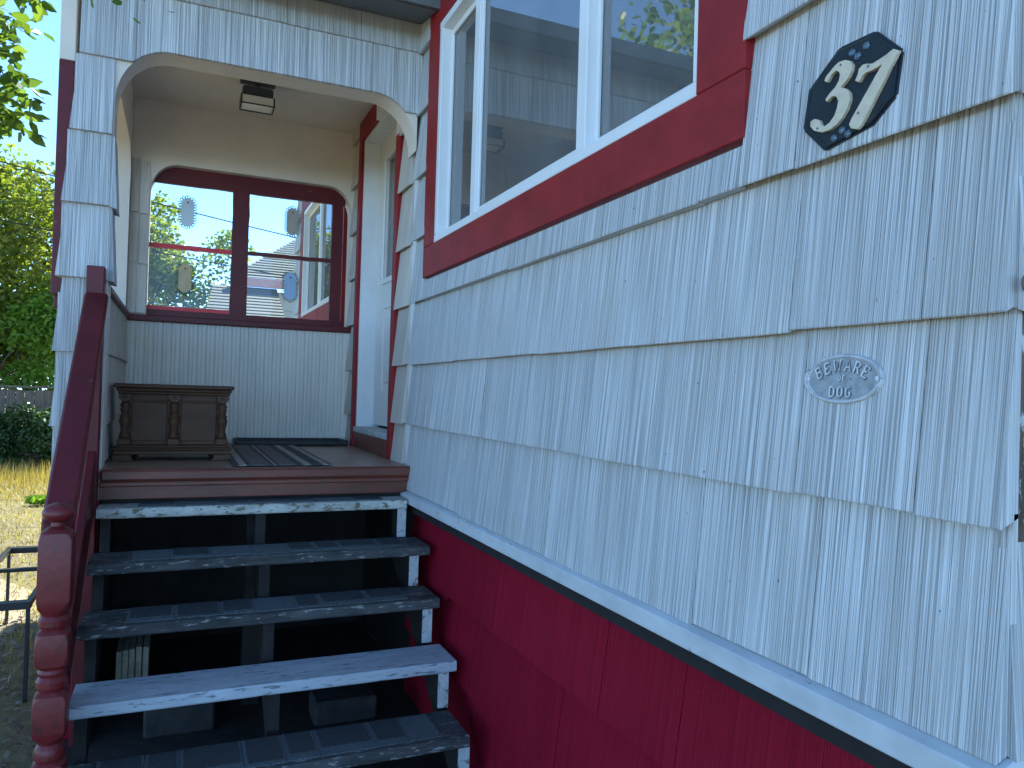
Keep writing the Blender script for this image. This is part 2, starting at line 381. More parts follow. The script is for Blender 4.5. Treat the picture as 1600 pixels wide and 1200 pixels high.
def course_pieces(y0, y1, joints):
    e = [y0]+sorted(j for j in joints if y0+.04 < j < y1-.04)+[y1]
    return list(zip(e[:-1], e[1:]))
JO = {0: [1.09, 1.445, 2.23, 3.05], 1: [.871, 1.135, 2.0, 2.85, 3.6], 2: [.866, 1.16, 2.33, 3.2], 3: [1.155, 1.30, 1.464, 1.91, 2.6, 3.3], 4: [1.08], 5: [.9, 3.68], 6: [1.16], 7: [1.0, 2.2, 3.1]}
HOLES = [(1.32, 3.705, 2.185, 3.59), (4.255, 5.365, 1.2, 3.5), (5.83, 8.2, 2.185, 3.59)]
def main_wall(y0, y1, mat, skip_lo=0, rnd=False):
    for k in range(8):
        z0, z1 = COURSE[k], COURSE[k+1]
        segs = [(y0, y1, z0, z1)]
        for hy0, hy1, hz0, hz1 in HOLES:
            new = []
            for a, b, c, d in segs:
                if b <= hy0 or a >= hy1 or d <= hz0 or c >= hz1: new.append((a, b, c, d)); continue
                if a < hy0: new.append((a, hy0, c, d))
                if b > hy1: new.append((hy1, b, c, d))
                a2, b2 = max(a, hy0), min(b, hy1)
                if c < hz0-.03: new.append((a2, b2, c, hz0-.02))
                if d > hz1+.03: new.append((a2, b2, hz1, d))
            segs = new
        for a, b, c, d in segs:
            js = JO[k] if not rnd else [a+.33*i+rs.uniform(-.05, .05) for i in range(1, 12)]
            for u0, u1 in course_pieces(a, b, js):
                if b-a < .03: continue
                oz_ = lambda z: .006+.032*(z1+.02-z)/(z1+.02-z0)
                shake(house, '-x', 0.0, u0, u1, c, d, mat, tb=oz_(c), tt=oz_(d) if d < z1 else .006, lap=.02 if d == z1 else 0)
main_wall(C0-.018, 3.93, m_shake)
main_wall(4.03, 5.6, m_shake_in)
main_wall(5.80, YE, m_shake, rnd=True)
# gable-side corner shakes (facing -Y)
for k in range(8):
    x0 = .035 if k == 1 else -.012
    shake(house, '-y', C0, x0, .9, COURSE[k], COURSE[k+1], m_shake, tb=.03)
    shake(house, '-y', C0, .9, 2.2, COURSE[k], COURSE[k+1], m_shake, tb=.03)
MB().box((-.004, C0-.010, 1.40), (.033, C0+.01, 1.762)).build('corner_post', m_paintwood, house)
# water table under the white shakes
MB().prism([(-.060, 1.022), (-.060, 1.066), (-.012, 1.084), (.01, 1.084), (.01, 1.022)], lambda x, z: (x, C0-.03, z), lambda x, z: (x, 3.985, z)).build('water_table', m_watertable, house, .003)
MB().box((-.030, C0+.02, .975), (.05, 3.97, 1.0205)).build('shadow_strip', m_shadeblack, house)  # black strip painted for the shadow below the overhanging water table
# crimson shakes of the foundation skirt
RJ = {0: [1.552, 1.924, 2.75, 3.30], 1: [1.3, 2.2, 2.98, 3.2], 2: [1.0, 1.75, 2.6, 3.1]}
RZ = [.665, .335, .0]
for k, z0 in enumerate(RZ):
    top = .978 if k == 0 else RZ[k-1]
    for u0, u1 in course_pieces(C0+.05, 3.95, RJ[k]):
        shake(house, '-x', .048, u0, u1, z0-.02 if u0 >= 3.29 else z0, top, m_redshake, tb=.046 if k == 0 else .05, tt=.006, gap=.0022)

# ---- windows on the main wall: casing, vinyl frame, sashes, panes
def big_window(y0, y1, z0, z1, parts, label):
    win = bpy.data.objects.new('window', None); COL.objects.link(win); win.parent = house; win.location = Vector((0, (y0+y1)/2, z0)) - house.location
    if label: win['label'] = label
    cw = .17; cf = .155
    for nm, a, b in (('casing', (-.034, y0-cw, z0-.15), (-.002, y1+cf, z0+.004)), ('casing', (-.034, y0-cw, z1-.004), (-.002, y1+cf, z1+.15)),
                     ('casing', (-.034, y0-cw, z0+.005), (-.002, y0+.004, z1-.005)), ('casing', (-.034, y1-.004, z0+.005), (-.002, y1+cf, z1-.005))):
        box(nm, a, b, m_red, win, .0025)
    fr = MB(); t = .042; xa, xb = -.030, .085
    fr.box((xa, y0+.004, z0+.005), (xb, y1-.004, z0+t)); fr.box((xa, y0+.004, z1-t), (xb, y1-.004, z1-.005))
    fr.box((xa+.001, y0+.004, z0+t), (xb, y0+.004+t*.5, z1-t)); fr.box((xa+.001, y1-.004-t, z0+t), (xb, y1-.004, z1-t))
    fr.build('frame', m_vinyl, win, .003)
    for a, b, x0, x1 in parts['bars']:
        box('mullion', (x0, a, z0+t-.001), (x1, b, z1-t+.001), m_vinyl, win, .003)
    for a, b, x in parts['panes']:
        box('pane', (x, a, z0+t-.004), (x+.006, b, z1-t+.004), m_glass, win, 0)
        s = MB()   # sash rails round the pane
        s.box((x-.012, a, z0+t), (x-.0005, b, z0+t+.03)); s.box((x-.012, a, z1-t-.03), (x-.0005, b, z1-t))
        s.box((x-.0118, a, z0+t+.03), (x-.0005, a+.022, z1-t-.03)); s.box((x-.0118, b-.022, z0+t+.03), (x-.0005, b, z1-t-.03))
        s.build('sash', m_vinyl, win, .002)
    return win
big_window(WY0, WY1, WZ0, WZ1, dict(bars=[(3.045, 3.105, -.012, .06), (2.060, 2.118, -.022, .07)],
    panes=[(3.10, 3.52, .032), (2.118, 3.06, .012), (1.51, 2.06, .022)]), 'large crimson-trimmed sliding window facing the stairs')
big_window(VY0, VY1, WZ0, WZ1, dict(bars=[(7.05, 7.12, -.012, .06)], panes=[(7.11, 7.98, .03), (6.04, 7.06, .012)]), 'crimson-trimmed window beyond the porch')
for y in (2.24, 1.68, 3.3):
    box('window_blind', (.16, y, 2.2), (.20, y+.09, 3.6), m_vinyl, house, .004)
# ---- door
door = bpy.data.objects.new('door', None); COL.objects.link(door); door.parent = house; door.location = Vector((.1, (DY0+DY1)/2, 1.3)) - house.location
door['label'] = 'white half-glazed entry door inside the porch'
dx = .105
d = MB(); LY0, LY1, LZ0, LZ1 = 4.56, 5.08, 2.36, 3.18
PY0, PY1, PZ0, PZ1 = 4.58, 5.06, 1.60, 2.16
d.box((dx, DY0+.02, DZ0+.03), (dx+.045, LY0, DZ1-.01)); d.box((dx, LY1, DZ0+.03), (dx+.045, DY1-.02, DZ1-.01))
d.box((dx, LY0, DZ0+.03), (dx+.045, LY1, PZ0)); d.box((dx, LY0, PZ1), (dx+.045, LY1, LZ0)); d.box((dx, LY0, LZ1), (dx+.045, LY1, DZ1-.01))
d.box((dx+.012, LY0, PZ0), (dx+.040, LY1, PZ1))
d.build('door_leaf', m_whitedoor, door)
box('door_panel', (dx-.002, PY0+.05, PZ0+.05), (dx+.02, PY1-.05, PZ1-.05), m_whitedoor, door, .012)
lf = MB()
lf.box((dx-.014, LY0-.035, LZ0-.035), (dx-.001, LY1+.035, LZ0)); lf.box((dx-.014, LY0-.035, LZ1), (dx-.001, LY1+.035, LZ1+.035))
lf.box((dx-.0138, LY0-.035, LZ0), (dx-.001, LY0, LZ1)); lf.box((dx-.0138, LY1, LZ0), (dx-.001, LY1+.035, LZ1))
lf.build('lite_frame', m_vinyl, door, .004)
box('pane', (dx+.015, LY0, LZ0), (dx+.021, LY1, LZ1), m_glass, door, 0)
jm = MB(); jm.box((-.012, DY0, DZ0), (.15, DY0+.018, DZ1)); jm.box((-.012, DY1-.018, DZ0), (.15, DY1, DZ1)); jm.box((-.012, DY0+.018, DZ1-.018), (.15, DY1-.018, DZ1))
jm.build('door_jamb', m_white, door)
box('threshold', (-.03, DY0-.01, DZ0-.025), (.15, DY1+.01, DZ0+.012), m_strwhite, door, .004)
box('door_casing', (-.034, DY1, 1.206), (-.001, DY1+.075, 3.36), m_red, door, .003)
box('door_casing', (-.034, DY0-.075, 1.206), (-.001, DY0, 3.10), m_red, door, .003)
box('door_casing', (-.034, DY0-.075, 3.1005), (-.001, DY0, 3.36), m_white, door, .003)
box('head_casing', (-.034, 4.86, 3.361), (-.001, DY1+.075, 3.497), m_red, door, .003)
box('head_casing', (-.034, DY0-.075, 3.361), (-.001, 4.859, 3.497), m_white, door, .003)
box('door_riser', (-.026, DY0+.0005, 1.206), (-.001, DY1-.0005, DZ0-.026), m_redbrown, door, .002)
hk = MB(); hk.lathe((0, 0), [(0, .028), (.012, .028), (.014, .012), (.04, .012), (.045, .026), (.06, .03), (.075, .02), (.078, .004)], 14)
hk.v = [(dx-z, 4.44+x, 2.28+y) for x, y, z in hk.v]; hk.build('door_knob', m_pewter, door, smooth=True)

# ---- porch shell
PF, PB = 3.90, 5.60            # inner/front planes
XL, XR = -1.465, 0.0           # arch opening
ATOP = 3.164
def arch(u, u0, u1, top, ru, rz, pw=2.0):
    if u < u0+ru: s = (u0+ru-u)/ru
    elif u > u1-ru: s = (u-(u1-ru))/ru
    else: return top
    s = min(1, s); return top - rz*(1-max(0, 1-s**pw)**.5)
def samples(u0, u1, ru, n=14):
    o = [u0+ru*(1-math.cos(i/n*math.pi/2)) for i in range(n+1)]
    o += [u1-ru*(1-math.cos((n-i)/n*math.pi/2)) for i in range(n+1)]
    return sorted(set(round(v, 5) for v in o))
def arch_wall(u0, u1, top, ru, rz, ztop, fn0, fn1):
    us = samples(u0, u1, ru); m = MB()
    for a, b in zip(us[:-1], us[1:]):
        za, zb = arch(a, u0, u1, top, ru, rz), arch(b, u0, u1, top, ru, rz)
        i = len(m.v)
        m.v += [fn0(a, za), fn0(b, zb), fn0(b, ztop), fn0(a, ztop), fn1(a, za), fn1(b, zb), fn1(b, ztop), fn1(a, ztop)]
        m.f += [(i, i+1, i+2, i+3), (i+7, i+6, i+5, i+4), (i, i+4, i+5, i+1), (i+3, i+2, i+6, i+7)]
    return m
def weld(me):
    bm = bmesh.new(); bm.from_mesh(me); bmesh.ops.remove_doubles(bm, verts=bm.verts, dist=1e-4)
    bmesh.ops.recalc_face_normals(bm, faces=bm.faces); bm.to_mesh(me); bm.free(); return me
def soften(o, ang=35):
    me = o.data
    for p in me.polygons: p.use_smooth = True
    me.set_sharp_from_angle(angle=R(ang)); return o
a = arch_wall(XL, -.03, ATOP, .23, .27, 3.60, lambda u, z: (u, PF+.012, z), lambda u, z: (u, PF+.17, z))
soften(link('porch_front_arch', weld(a.mesh()), m_plaster, house))
box('column_footing', (-1.600, PF+.0121, .0), (XL, PF+.17, 1.149), m_strdark, house, 0)
box('porch_column', (-1.600, PF+.012, 1.15), (XL, PF+.17, 3.60), m_plaster, house, 0)
# left side: low wall, arched opening above it, rear post
box('porch_side_wall', (-1.635, PF+.172, 1.15), (-1.487, PB+.16, 2.03), m_plaster, house, 0)
box('side_foundation', (-1.635, PF+.172, 0), (-1.487, PB+.16, 1.149), m_strdark, house, 0)
a = arch_wall(PF+.172, PB-.10, 3.13, .22, .22, 3.60, lambda u, z: (-1.635, u, z), lambda u, z: (-1.487, u, z))
soften(link('porch_side_arch', weld(a.mesh()), m_plaster, house))
box('porch_rear_post', (-1.635, PB-.099, 2.0305), (-1.489, PB+.16, 3.60), m_plaster, house, 0)
box('side_wall_cap', (-1.66, PF+.172, 2.031), (-1.462, PB-.102, 2.062), m_maroon, house, .004)
for k, (za, zb) in enumerate([(1.22, 1.40), (1.40, 1.74), (1.74, 2.03)]):
    for u0, u1 in course_pieces(PF+.175, PB-.012, [4.4+.12*k, 4.95-.1*k, 5.3]):
        shake(house, '+x', -1.487, u0, u1, za, zb, m_shake_in, tb=.020, tt=.003, lap=0)
# exterior casing of the side opening
box('side_casing', (-1.704, PF+.101, 2.0), (-1.640, PF+.170, 3.08), m_maroon, house, .003)  # casing red darkened in its colour because it stands in shade
box('side_casing', (-1.704, PF+.101, 3.081), (-1.640, PF+.170, 3.498), m_plaster, house, .003)
box('side_casing', (-1.70, PF+.1701, 3.2), (-1.676, PB, 3.36), m_maroon, house, .003)
box('side_casing', (-1.70, PF+.1701, 1.94), (-1.676, PB, 2.02), m_maroon, house, .003)
# rear wall with window hole
BX0, BX1, BTOP = -1.372, -.025, 3.09
a = arch_wall(BX0, BX1, BTOP, .17, .20, 3.60, lambda u, z: (u, PB, z), lambda u, z: (u, PB+.15, z))
soften(link('porch_rear_arch', weld(a.mesh()), m_plaster, house))
bw = MB(); bw.box((-1.488, PB, 2.062), (BX0, PB+.15, 3.60)); bw.box((BX1, PB, 2.062), (-.001, PB+.15, 3.60)); bw.box((-1.486, PB+.02, 1.0), (-.001, PB+.15, 2.03))
bw.build('porch_rear_wall', m_plaster, house)
for k, (za, zb) in enumerate([(2.064, 2.08), (2.08, 2.41), (2.41, 2.74), (2.74, 3.10)]):
    if k == 0: continue
    shake(house, '-y', PB, -1.487, -1.435, za-(.012 if k == 1 else 0), zb, m_shake_in, tb=.02, tt=.004, lap=0)
    shake(house, '-y', PB, -1.434, BX0+.004-.006*(k % 2), za-.012, zb-.012, m_shake_in, tb=.024, tt=.004, lap=0)
sill = box('window_sill', (-1.486, PB-.04, 2.018), (-.004, PB+.12, 2.060), m_maroon, house, .005)
# beadboard dado
nb = 27; bwid = (1.486-.004)/nb
bme = None
for i in range(nb):
    x0 = -1.486+i*bwid
    z1b = 2.017
    m = MB()
    m.prism([(0, 0), (bwid*.10, -.007), (bwid*.42, -.008), (bwid*.46, -.004), (bwid*.5, -.008), (bwid*.92, -.007), (bwid, 0), (bwid, .0195), (0, .0195)], lambda x, y: (x0+x, PB+y, 1.206), lambda x, y: (x0+x, PB+y, z1b))
    m.build('bead_board', m_bead, house)
# ceiling, floor, roof
box('porch_ceiling', (-1.634, PF+.18, 3.50), (-.001, PB+.0, 3.53), m_plaster, house, 0)
box('porch_floor', (-1.486, 3.90, 1.15), (-.001, PB+.018, 1.205), m_floor, house, 0)
box('floor_nosing', (-1.468, 3.845, 1.152), (-.006, 3.899, 1.2075), m_redbrown, house, .012)
box('porch_fascia', (-1.468, 3.868, 1.068), (-.030, 3.90, 1.150), m_redbrown, house, .004)
box('cove_moulding', (-1.468, 3.852, 1.128), (-.012, 3.867, 1.151), m_redbrown, house, .005)
pr = MB(); pr.prism([(3.58, 3.50), (3.58, 3.57), (4.7, 4.0), (6.0, 3.57), (6.0, 3.50), (5.78, 3.575), (3.88, 3.575)], lambda y, z: (-1.745, y, z), lambda y, z: (-.001, y, z))
pr.build('porch_roof', m_houseroof, house)
MB().prism([(3.573, 3.495), (3.555, 3.495), (3.545, 3.565), (3.573, 3.575)], lambda y, z: (-1.75, y, z), lambda y, z: (-.02, y, z)).build('gutter', m_soffit, house)
sf = MB().prism([(3.584, 3.494), (3.90, 3.568), (3.90, 3.574), (3.584, 3.4999)], lambda y, z: (-1.74, y, z), lambda y, z: (-.04, y, z)); sf.build('soffit', m_soffit, house)

# ---- shakes on the porch front: over the arch and down the column
def front_poly(x0, x1, z0, z1):
    xs = [x0] + [x for x in samples(XL, -.03, .23) if x0+.004 < x < x1-.004] + [x1]
    bot = [(x, max(z0, arch(x, XL, -.03, ATOP, .23, .27)-.004) if XL <= x <= -.03 else z0) for x in xs]
    return bot + [(x1, z1), (x0, z1)]
for u0, u1 in course_pieces(-1.60, -.004, [-1.42, -.72, -.35]):
    shake(house, '-y', PF+.012, u0, u1, 3.418, 3.575, m_shake, tb=.024, lap=0)
e = [-1.612, -1.385, -1.125, -.62, -.28, -.004]
for u0, u1 in zip(e[:-1], e[1:]):
    shake(house, '-y', PF+.012, u0+.001, u1-.001, 3.085, 3.42, m_shake, tb=.022, tt=.006, lap=0, poly=front_poly(u0+.001, u1-.001, 3.085, 3.42))
cz = [1.065, 1.40, 1.735, 2.07, 2.405, 2.735, 3.085]
for k in range(6):
    fl_ = .042 if k in (3, 4) else .032
    xl = [-1.668, -1.668, -1.668, -1.666, -1.654, -1.634][k]; xr = XL-.004
    m = MB(); z0, z1 = cz[k], cz[k+1]+.004
    # flared: wider and prouder at the butt, wraps the inner edge
    o0, o1 = fl_, .008
    vs = [(xl-.006, PF+.012-o0, z0), (xr+.0, PF+.012-o0, z0), (xr+.0, PF+.02, z0), (xl-.006, PF+.02, z0),
          (xl+.022, PF+.012-o1, z1), (xr, PF+.012-o1, z1), (xr, PF+.02, z1), (xl+.022, PF+.02, z1)]
    m.add(vs, [(0,3,2,1),(4,5,6,7),(0,1,5,4),(1,2,6,5),(2,3,7,6),(3,0,4,7)])
    m.build('shingle', m_shake, house)
    if z0 > 2.0 and z0 < 2.7:
        m = MB()
        m.add([(XL-.003, PF+.012-o0, z0-.006), (XL+.026, PF+.012-o0+.004, z0-.012), (XL+.026, PF+.155, z0-.012), (XL-.003, PF+.155, z0-.006),
               (XL-.003, PF+.012-o1, z1-.01), (XL+.006, PF+.012-o1, z1-.01), (XL+.006, PF+.155, z1-.01), (XL-.003, PF+.155, z1-.01)],
              [(0,3,2,1),(4,5,6,7),(0,1,5,4),(1,2,6,5),(2,3,7,6),(3,0,4,7)])
        m.build('shingle', m_shake, house)
    # outer flank, facing the yard
    q = MB(); q.box((xl+.004, PF+.021, z0), (xl+.030, PB+.16, min(z1, 2.0) if z0 < 2.0 else z1) if k < 3 else (xl+.030, PF+.10, z1)); q.build('shingle', m_shake, house)
box('column_skirt', (-1.66, PF-.018, .0), (XL-.002, PF+.011, 1.062), m_redshake, house, 0)
box('side_skirt', (-1.665, PF+.02, 0), (-1.637, PB+.16, 1.06), m_redshake, house, 0)
box('under_porch_wall', (-1.486, 5.2, -.05), (.054, 5.3, 1.14), m_strdark, house, 0)
# shadowed far-left: house number etc. come later
# ---- rear porch window: red sashes, old glass
rw = bpy.data.objects.new('window', None); COL.objects.link(rw); rw.parent = house; rw.location = Vector((-.7, 5.68, 2.06)) - house.location
rw['label'] = 'crimson four-pane window at the back of the porch'
S0, S1 = 5.665, 5.70
def wob(name, a, b, mat):     # hand-painted bar with a slightly ragged edge
    m = MB(); L = max(range(3), key=lambda i: b[i]-a[i]); n = 14; oth = [i for i in range(3) if i != L]; vs = []
    for i in range(n+1):
        for (p, q) in ((0, 0), (1, 0), (1, 1), (0, 1)):
            v = [0, 0, 0]; v[L] = a[L]+(b[L]-a[L])*i/n
            for kk, s in zip(oth, (p, q)):
                v[kk] = (b if s else a)[kk] + (rs.uniform(-.0025, .0025) if kk != 1 else 0)
            vs.append(tuple(v))
    fs = [(i*4+k, i*4+(k+1) % 4, i*4+4+(k+1) % 4, i*4+4+k) for i in range(n) for k in range(4)] + [(3, 2, 1, 0), tuple(n*4+k for k in range(4))]
    m.add(vs, fs); return m.build(name, mat, rw)
wob('top_rail', (-1.47, S0, 2.975), (-.06, S1, 3.13), m_maroon)  # sash red darkened in its colour for the backlit front
wob('bottom_rail', (-1.47, S0, 2.061), (-.06, S1, 2.108), m_maroon)
wob('mullion', (-.847, S0-.004, 2.062), (-.735, S1+.003, 3.12), m_maroon)
wob('stile', (-.155, S0-.002, 2.0625), (-.075, S1+.002, 3.12), m_maroon)
wob('stile', (-1.475, S0-.002, 2.0625), (-1.40, S1+.002, 3.12), m_maroon)
wob('muntin', (-1.40, S0+.002, 2.530), (-.847, S1-.002, 2.560), m_backlitred)  # brighter red painted for light glowing at the bar
wob('muntin', (-.735, S0+.002, 2.538), (-.155, S1-.002, 2.564), m_maroon)
wob('backlit_bead', (-1.40, S0+.006, 2.106), (-.85, S1-.006, 2.134), m_backlitred)  # bright red bead painted for the glow along the lower sash
box('outer_jamb', (-.052, 5.751, 2.0), (-.012, 5.79, 3.2), m_red, rw, .003)
for x0, x1 in ((-1.40, -.847), (-.735, -.155)):
    for z0, z1 in ((2.108, 2.532), (2.562, 2.976)):
        box('pane', (x0-.003, S0+.014, z0-.003), (x1+.003, S0+.017, z1+.003), m_glassold, rw, 0)

# ================================================================== STAIRS
stairs = thing('porch_stairs', (-.75, 3.2, 0), 'open wooden stairs with worn white and asphalt-covered treads up to the porch', 'stairs')
TREADS = [(3.735, 1.047, .165, m_peel2), (3.495, .857, .245, m_peel), (3.26, .667, .245, m_peel), (3.012, .468, .235, m_whitewood), (2.745, .272, .26, m_peel), (2.50, .085, .25, m_peel)]
XA, XB = -1.468, -.042
for i, (yf, z, dp, mt) in enumerate(TREADS):
    xa, xb = XA+rs.uniform(-.006, .006), (XB if i != 1 else -.02) - (.035 if i == 4 else 0) - (.03 if i == 0 else 0)
    th = .043
    m = MB(); n = 18; vs = []
    for j in range(n+1):
        x = xa+(xb-xa)*j/n; w1 = .0025*noise.noise((x*9, i*7, 0)); w2 = .002*noise.noise((x*13, i*7, 5))
        vs += [(x, yf+w1+.004, z-th+w2), (x, yf+w1, z-th+.006), (x, yf+w1, z-.006), (x, yf+.006+w1, z+w2), (x, yf+dp, z), (x, yf+dp, z-th)]
    fs = [(j*6+k, j*6+(k+1) % 6, j*6+6+(k+1) % 6, j*6+6+k) for j in range(n) for k in range(6)] + [(5, 4, 3, 2, 1, 0), tuple(n*6+k for k in range(6))]
    tr = m.add(vs, fs).build('tread', mt, stairs)
    if i == 3: tr['label'] = 'bare white-painted tread with dark scuffs'
    if i in (0, 1, 2, 4, 5):
        x = xa + (.16 if i != 4 else .10); kk = 0
        r2 = random.Random(i+40)
        while x < xb-.14:
            wd = r2.uniform(.11, .21); wd = min(wd, xb-.10-x)
            if wd < .05: break
            y0 = yf+.030; y1 = yf+dp-.015
            tb_ = MB().box((x, y0+r2.uniform(-.004, .004), z+.0008), (x+wd-.002, y1, z+.0045+r2.uniform(0, .0015))).build('asphalt_tab', m_asph, tr, .001)
            if r2.random() < .62:
                MB().box((x+.012, y0+r2.uniform(.015, .06), z+.0058), (x+wd-.012, y1-.004, z+.0085)).build('asphalt_tab', m_asphd, tr, .001)
            x += wd; kk += 1
def stringer(x0, x1, mat, nm, drop=.26):
    p = []
    ys = [(t[0], t[1]) for t in TREADS]
    p.append((3.87, 1.003)); 
    for i, (yf, z, dp, mt) in enumerate(TREADS):
        p.append((yf+.03, z-.0435))
        zn = TREADS[i+1][1]-.0435 if i+1 < len(TREADS) else .0
        p.append((yf+.03, zn))
    p += [(2.75, 0), (3.87, .76)]
    return MB().prism(p, lambda y, z: (x0, y, z), lambda y, z: (x1, y, z)).build(nm, mat, stairs)
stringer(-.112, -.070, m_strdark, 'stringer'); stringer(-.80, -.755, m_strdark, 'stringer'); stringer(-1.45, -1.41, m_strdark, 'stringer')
for i in range(5):
    yf, z = TREADS[i][0], TREADS[i][1]
    box('riser_cleat', (-.113, yf+.017, TREADS[i+1][1]+.001), (-.069, yf+.0295, z-.044), m_strwhite, stairs, .001)
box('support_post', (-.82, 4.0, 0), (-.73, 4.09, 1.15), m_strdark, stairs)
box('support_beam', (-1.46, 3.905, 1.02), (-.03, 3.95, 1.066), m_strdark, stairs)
# soil under the stairs
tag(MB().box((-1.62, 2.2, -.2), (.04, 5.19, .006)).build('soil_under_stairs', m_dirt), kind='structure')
# clutter below
for i, (x, h, yy) in enumerate([(-1.395, .265, 4.22), (-1.366, .27, 4.215), (-1.337, .275, 4.21), (-1.306, .287, 4.2), (-1.274, .285, 4.195)]):
    o = box('timber_offcut', (x, yy, .007), (x+.026, yy+.30, h), m_board, None, .002)
    tag(o, ['leftmost pale timber offcut standing in the stack under the stairs', 'second pale timber offcut from the left under the stairs', 'middle pale timber offcut of the stack under the stairs',
            'fourth pale timber offcut from the left under the stairs', 'rightmost pale timber offcut of the stack under the stairs'][i], 'timber', 'timber offcuts stacked under the stairs')
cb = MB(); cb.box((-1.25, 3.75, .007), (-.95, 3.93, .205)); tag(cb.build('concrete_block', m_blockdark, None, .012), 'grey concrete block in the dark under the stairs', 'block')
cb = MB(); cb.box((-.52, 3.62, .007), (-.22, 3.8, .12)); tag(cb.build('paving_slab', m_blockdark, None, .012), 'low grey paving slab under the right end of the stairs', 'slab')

# ---- railing
rail = thing('stair_railing', (-1.49, 2.8, 0), 'crimson stair railing with flat handrail and turned newel post', 'railing')
NX, NY = -1.492, 2.80
def rsq(c, z, h, r, n=5):   # rounded square ring
    o = []
    for q in range(4):
        cx, cy = [(1, 1), (-1, 1), (-1, -1), (1, -1)][q]
        for i in range(n):
            a = math.pi/2*q + math.pi/2*i/(n-1)
            o.append((c[0]+cx*(h-r)+r*math.cos(a), c[1]+cy*(h-r)+r*math.sin(a), z))
    return o
H = .047
prof = []   # (z, half, roundness 0 square .. 1 circle)
def P_(z, h, k): prof.append((z, h, k))
P_(0, H, .06); P_(.36, H, .06); P_(.385, H*.98, .55)
P_(.395, H*.80, 1); P_(.405, H*.93, 1); P_(.425, H*.96, 1); P_(.44, H*.85, 1); P_(.45, H*.7, 1); P_(.462, H*.86, 1)
P_(.475, H*.98, .5); P_(.495, H, .12); P_(.585, H, .12); P_(.605, H*.98, .5)
P_(.617, H*.80, 1); P_(.630, H*.95, 1); P_(.648, H*.97, 1); P_(.662, H*.8, 1); P_(.675, H*.9, 1); P_(.686, H*.82, 1)
P_(.70, H*.98, .5); P_(.722, H, .12); P_(.775, H, .12); P_(.80, H*.98, .5)
P_(.812, H*.80, 1); P_(.825, H*.95, 1); P_(.842, H*.97, 1); P_(.855, H*.82, 1); P_(.866, H*.9, 1)
P_(.88, H*.98, .5); P_(.905, H, .1); P_(1.095, H, .08); P_(1.118, H*.95, .45); P_(1.130, H*.75, 1); P_(1.138, H*.42, 1); P_(1.150, H*.40, 1)
nm = MB(); n1 = 5
for i, (z, h, k) in enumerate(prof):
    nm.v += rsq((NX, NY), z, h, max(.003, h*k), n1)
nn = 4*n1
for i in range(len(prof)-1):
    for k in range(nn): nm.f.append((i*nn+k, i*nn+(k+1) % nn, (i+1)*nn+(k+1) % nn, (i+1)*nn+k))
nm.f += [tuple(range(nn-1, -1, -1)), tuple((len(prof)-1)*nn+k for k in range(nn))]
nw = nm.build('newel_post', m_newel, rail); soften(nw, 24)
fin = MB().lathe((NX, NY), [(1.1505, .018), (1.156, .030), (1.165, .042), (1.177, .0465), (1.190, .044), (1.202, .034), (1.209, .020), (1.212, .006)], 24)
fn = fin.build('finial', m_newel, nw, smooth=True); fn.location = (0, 0, 0)
post = box('rail_post', (-1.542, 3.79, .0), (-1.470, 3.862, 2.115), m_maroon, rail, .004)
hr = MB(); ya, za, yb, zb = 3.786, 2.0, 2.70+.14, 1.205-.06
hr.prism([(ya, za), (yb, zb), (yb, zb-.05), (ya, za-.05)], lambda y, z: (-1.545, y, z), lambda y, z: (-1.452, y, z))
hr.build('handrail', m_maroon, rail, .008)
lr = MB(); lr.prism([(3.787, 1.30), (2.85, .50), (2.85, .25), (3.787, 1.02)], lambda y, z: (-1.512, y, z), lambda y, z: (-1.48, y, z))
lr.build('side_board', m_maroon, rail, .003)

# ================================================================== THINGS ON THE PORCH
chest = thing('wooden_chest', (-1.17, 4.45, 1.205), 'dark carved wooden chest with three turned columns on the porch floor', 'chest')
cx0, cx1, cy0, cy1 = -1.432, -.905, 4.30, 4.66
box('chest_top', (cx0-.022, cy0-.035, 1.578), (cx1+.022, cy1+.01, 1.600), m_darkwood, chest, .006)
box('top_moulding', (cx0-.012, cy0-.022, 1.562), (cx1+.012, cy1, 1.5775), m_darkwood, chest, .005)
box('top_moulding', (cx0-.004, cy0-.012, 1.548), (cx1+.004, cy1, 1.5615), m_darkwood, chest, .004)
box('frieze', (cx0+.01, cy0+.022, 1.515), (cx1-.01, cy0+.04, 1.5475), m_darkwood, chest, .002)
box('carcass', (cx0+.012, cy0+.042, 1.285), (cx1-.012, cy1-.01, 1.5475), m_darkwood, chest, .002)
for xa, xb in ((cx0+.06, -1.205), (-1.14, cx1-.06)):
    box('front_panel', (xa, cy0+.034, 1.305), (xb, cy0+.0415, 1.505), m_darkwood, chest, .003)
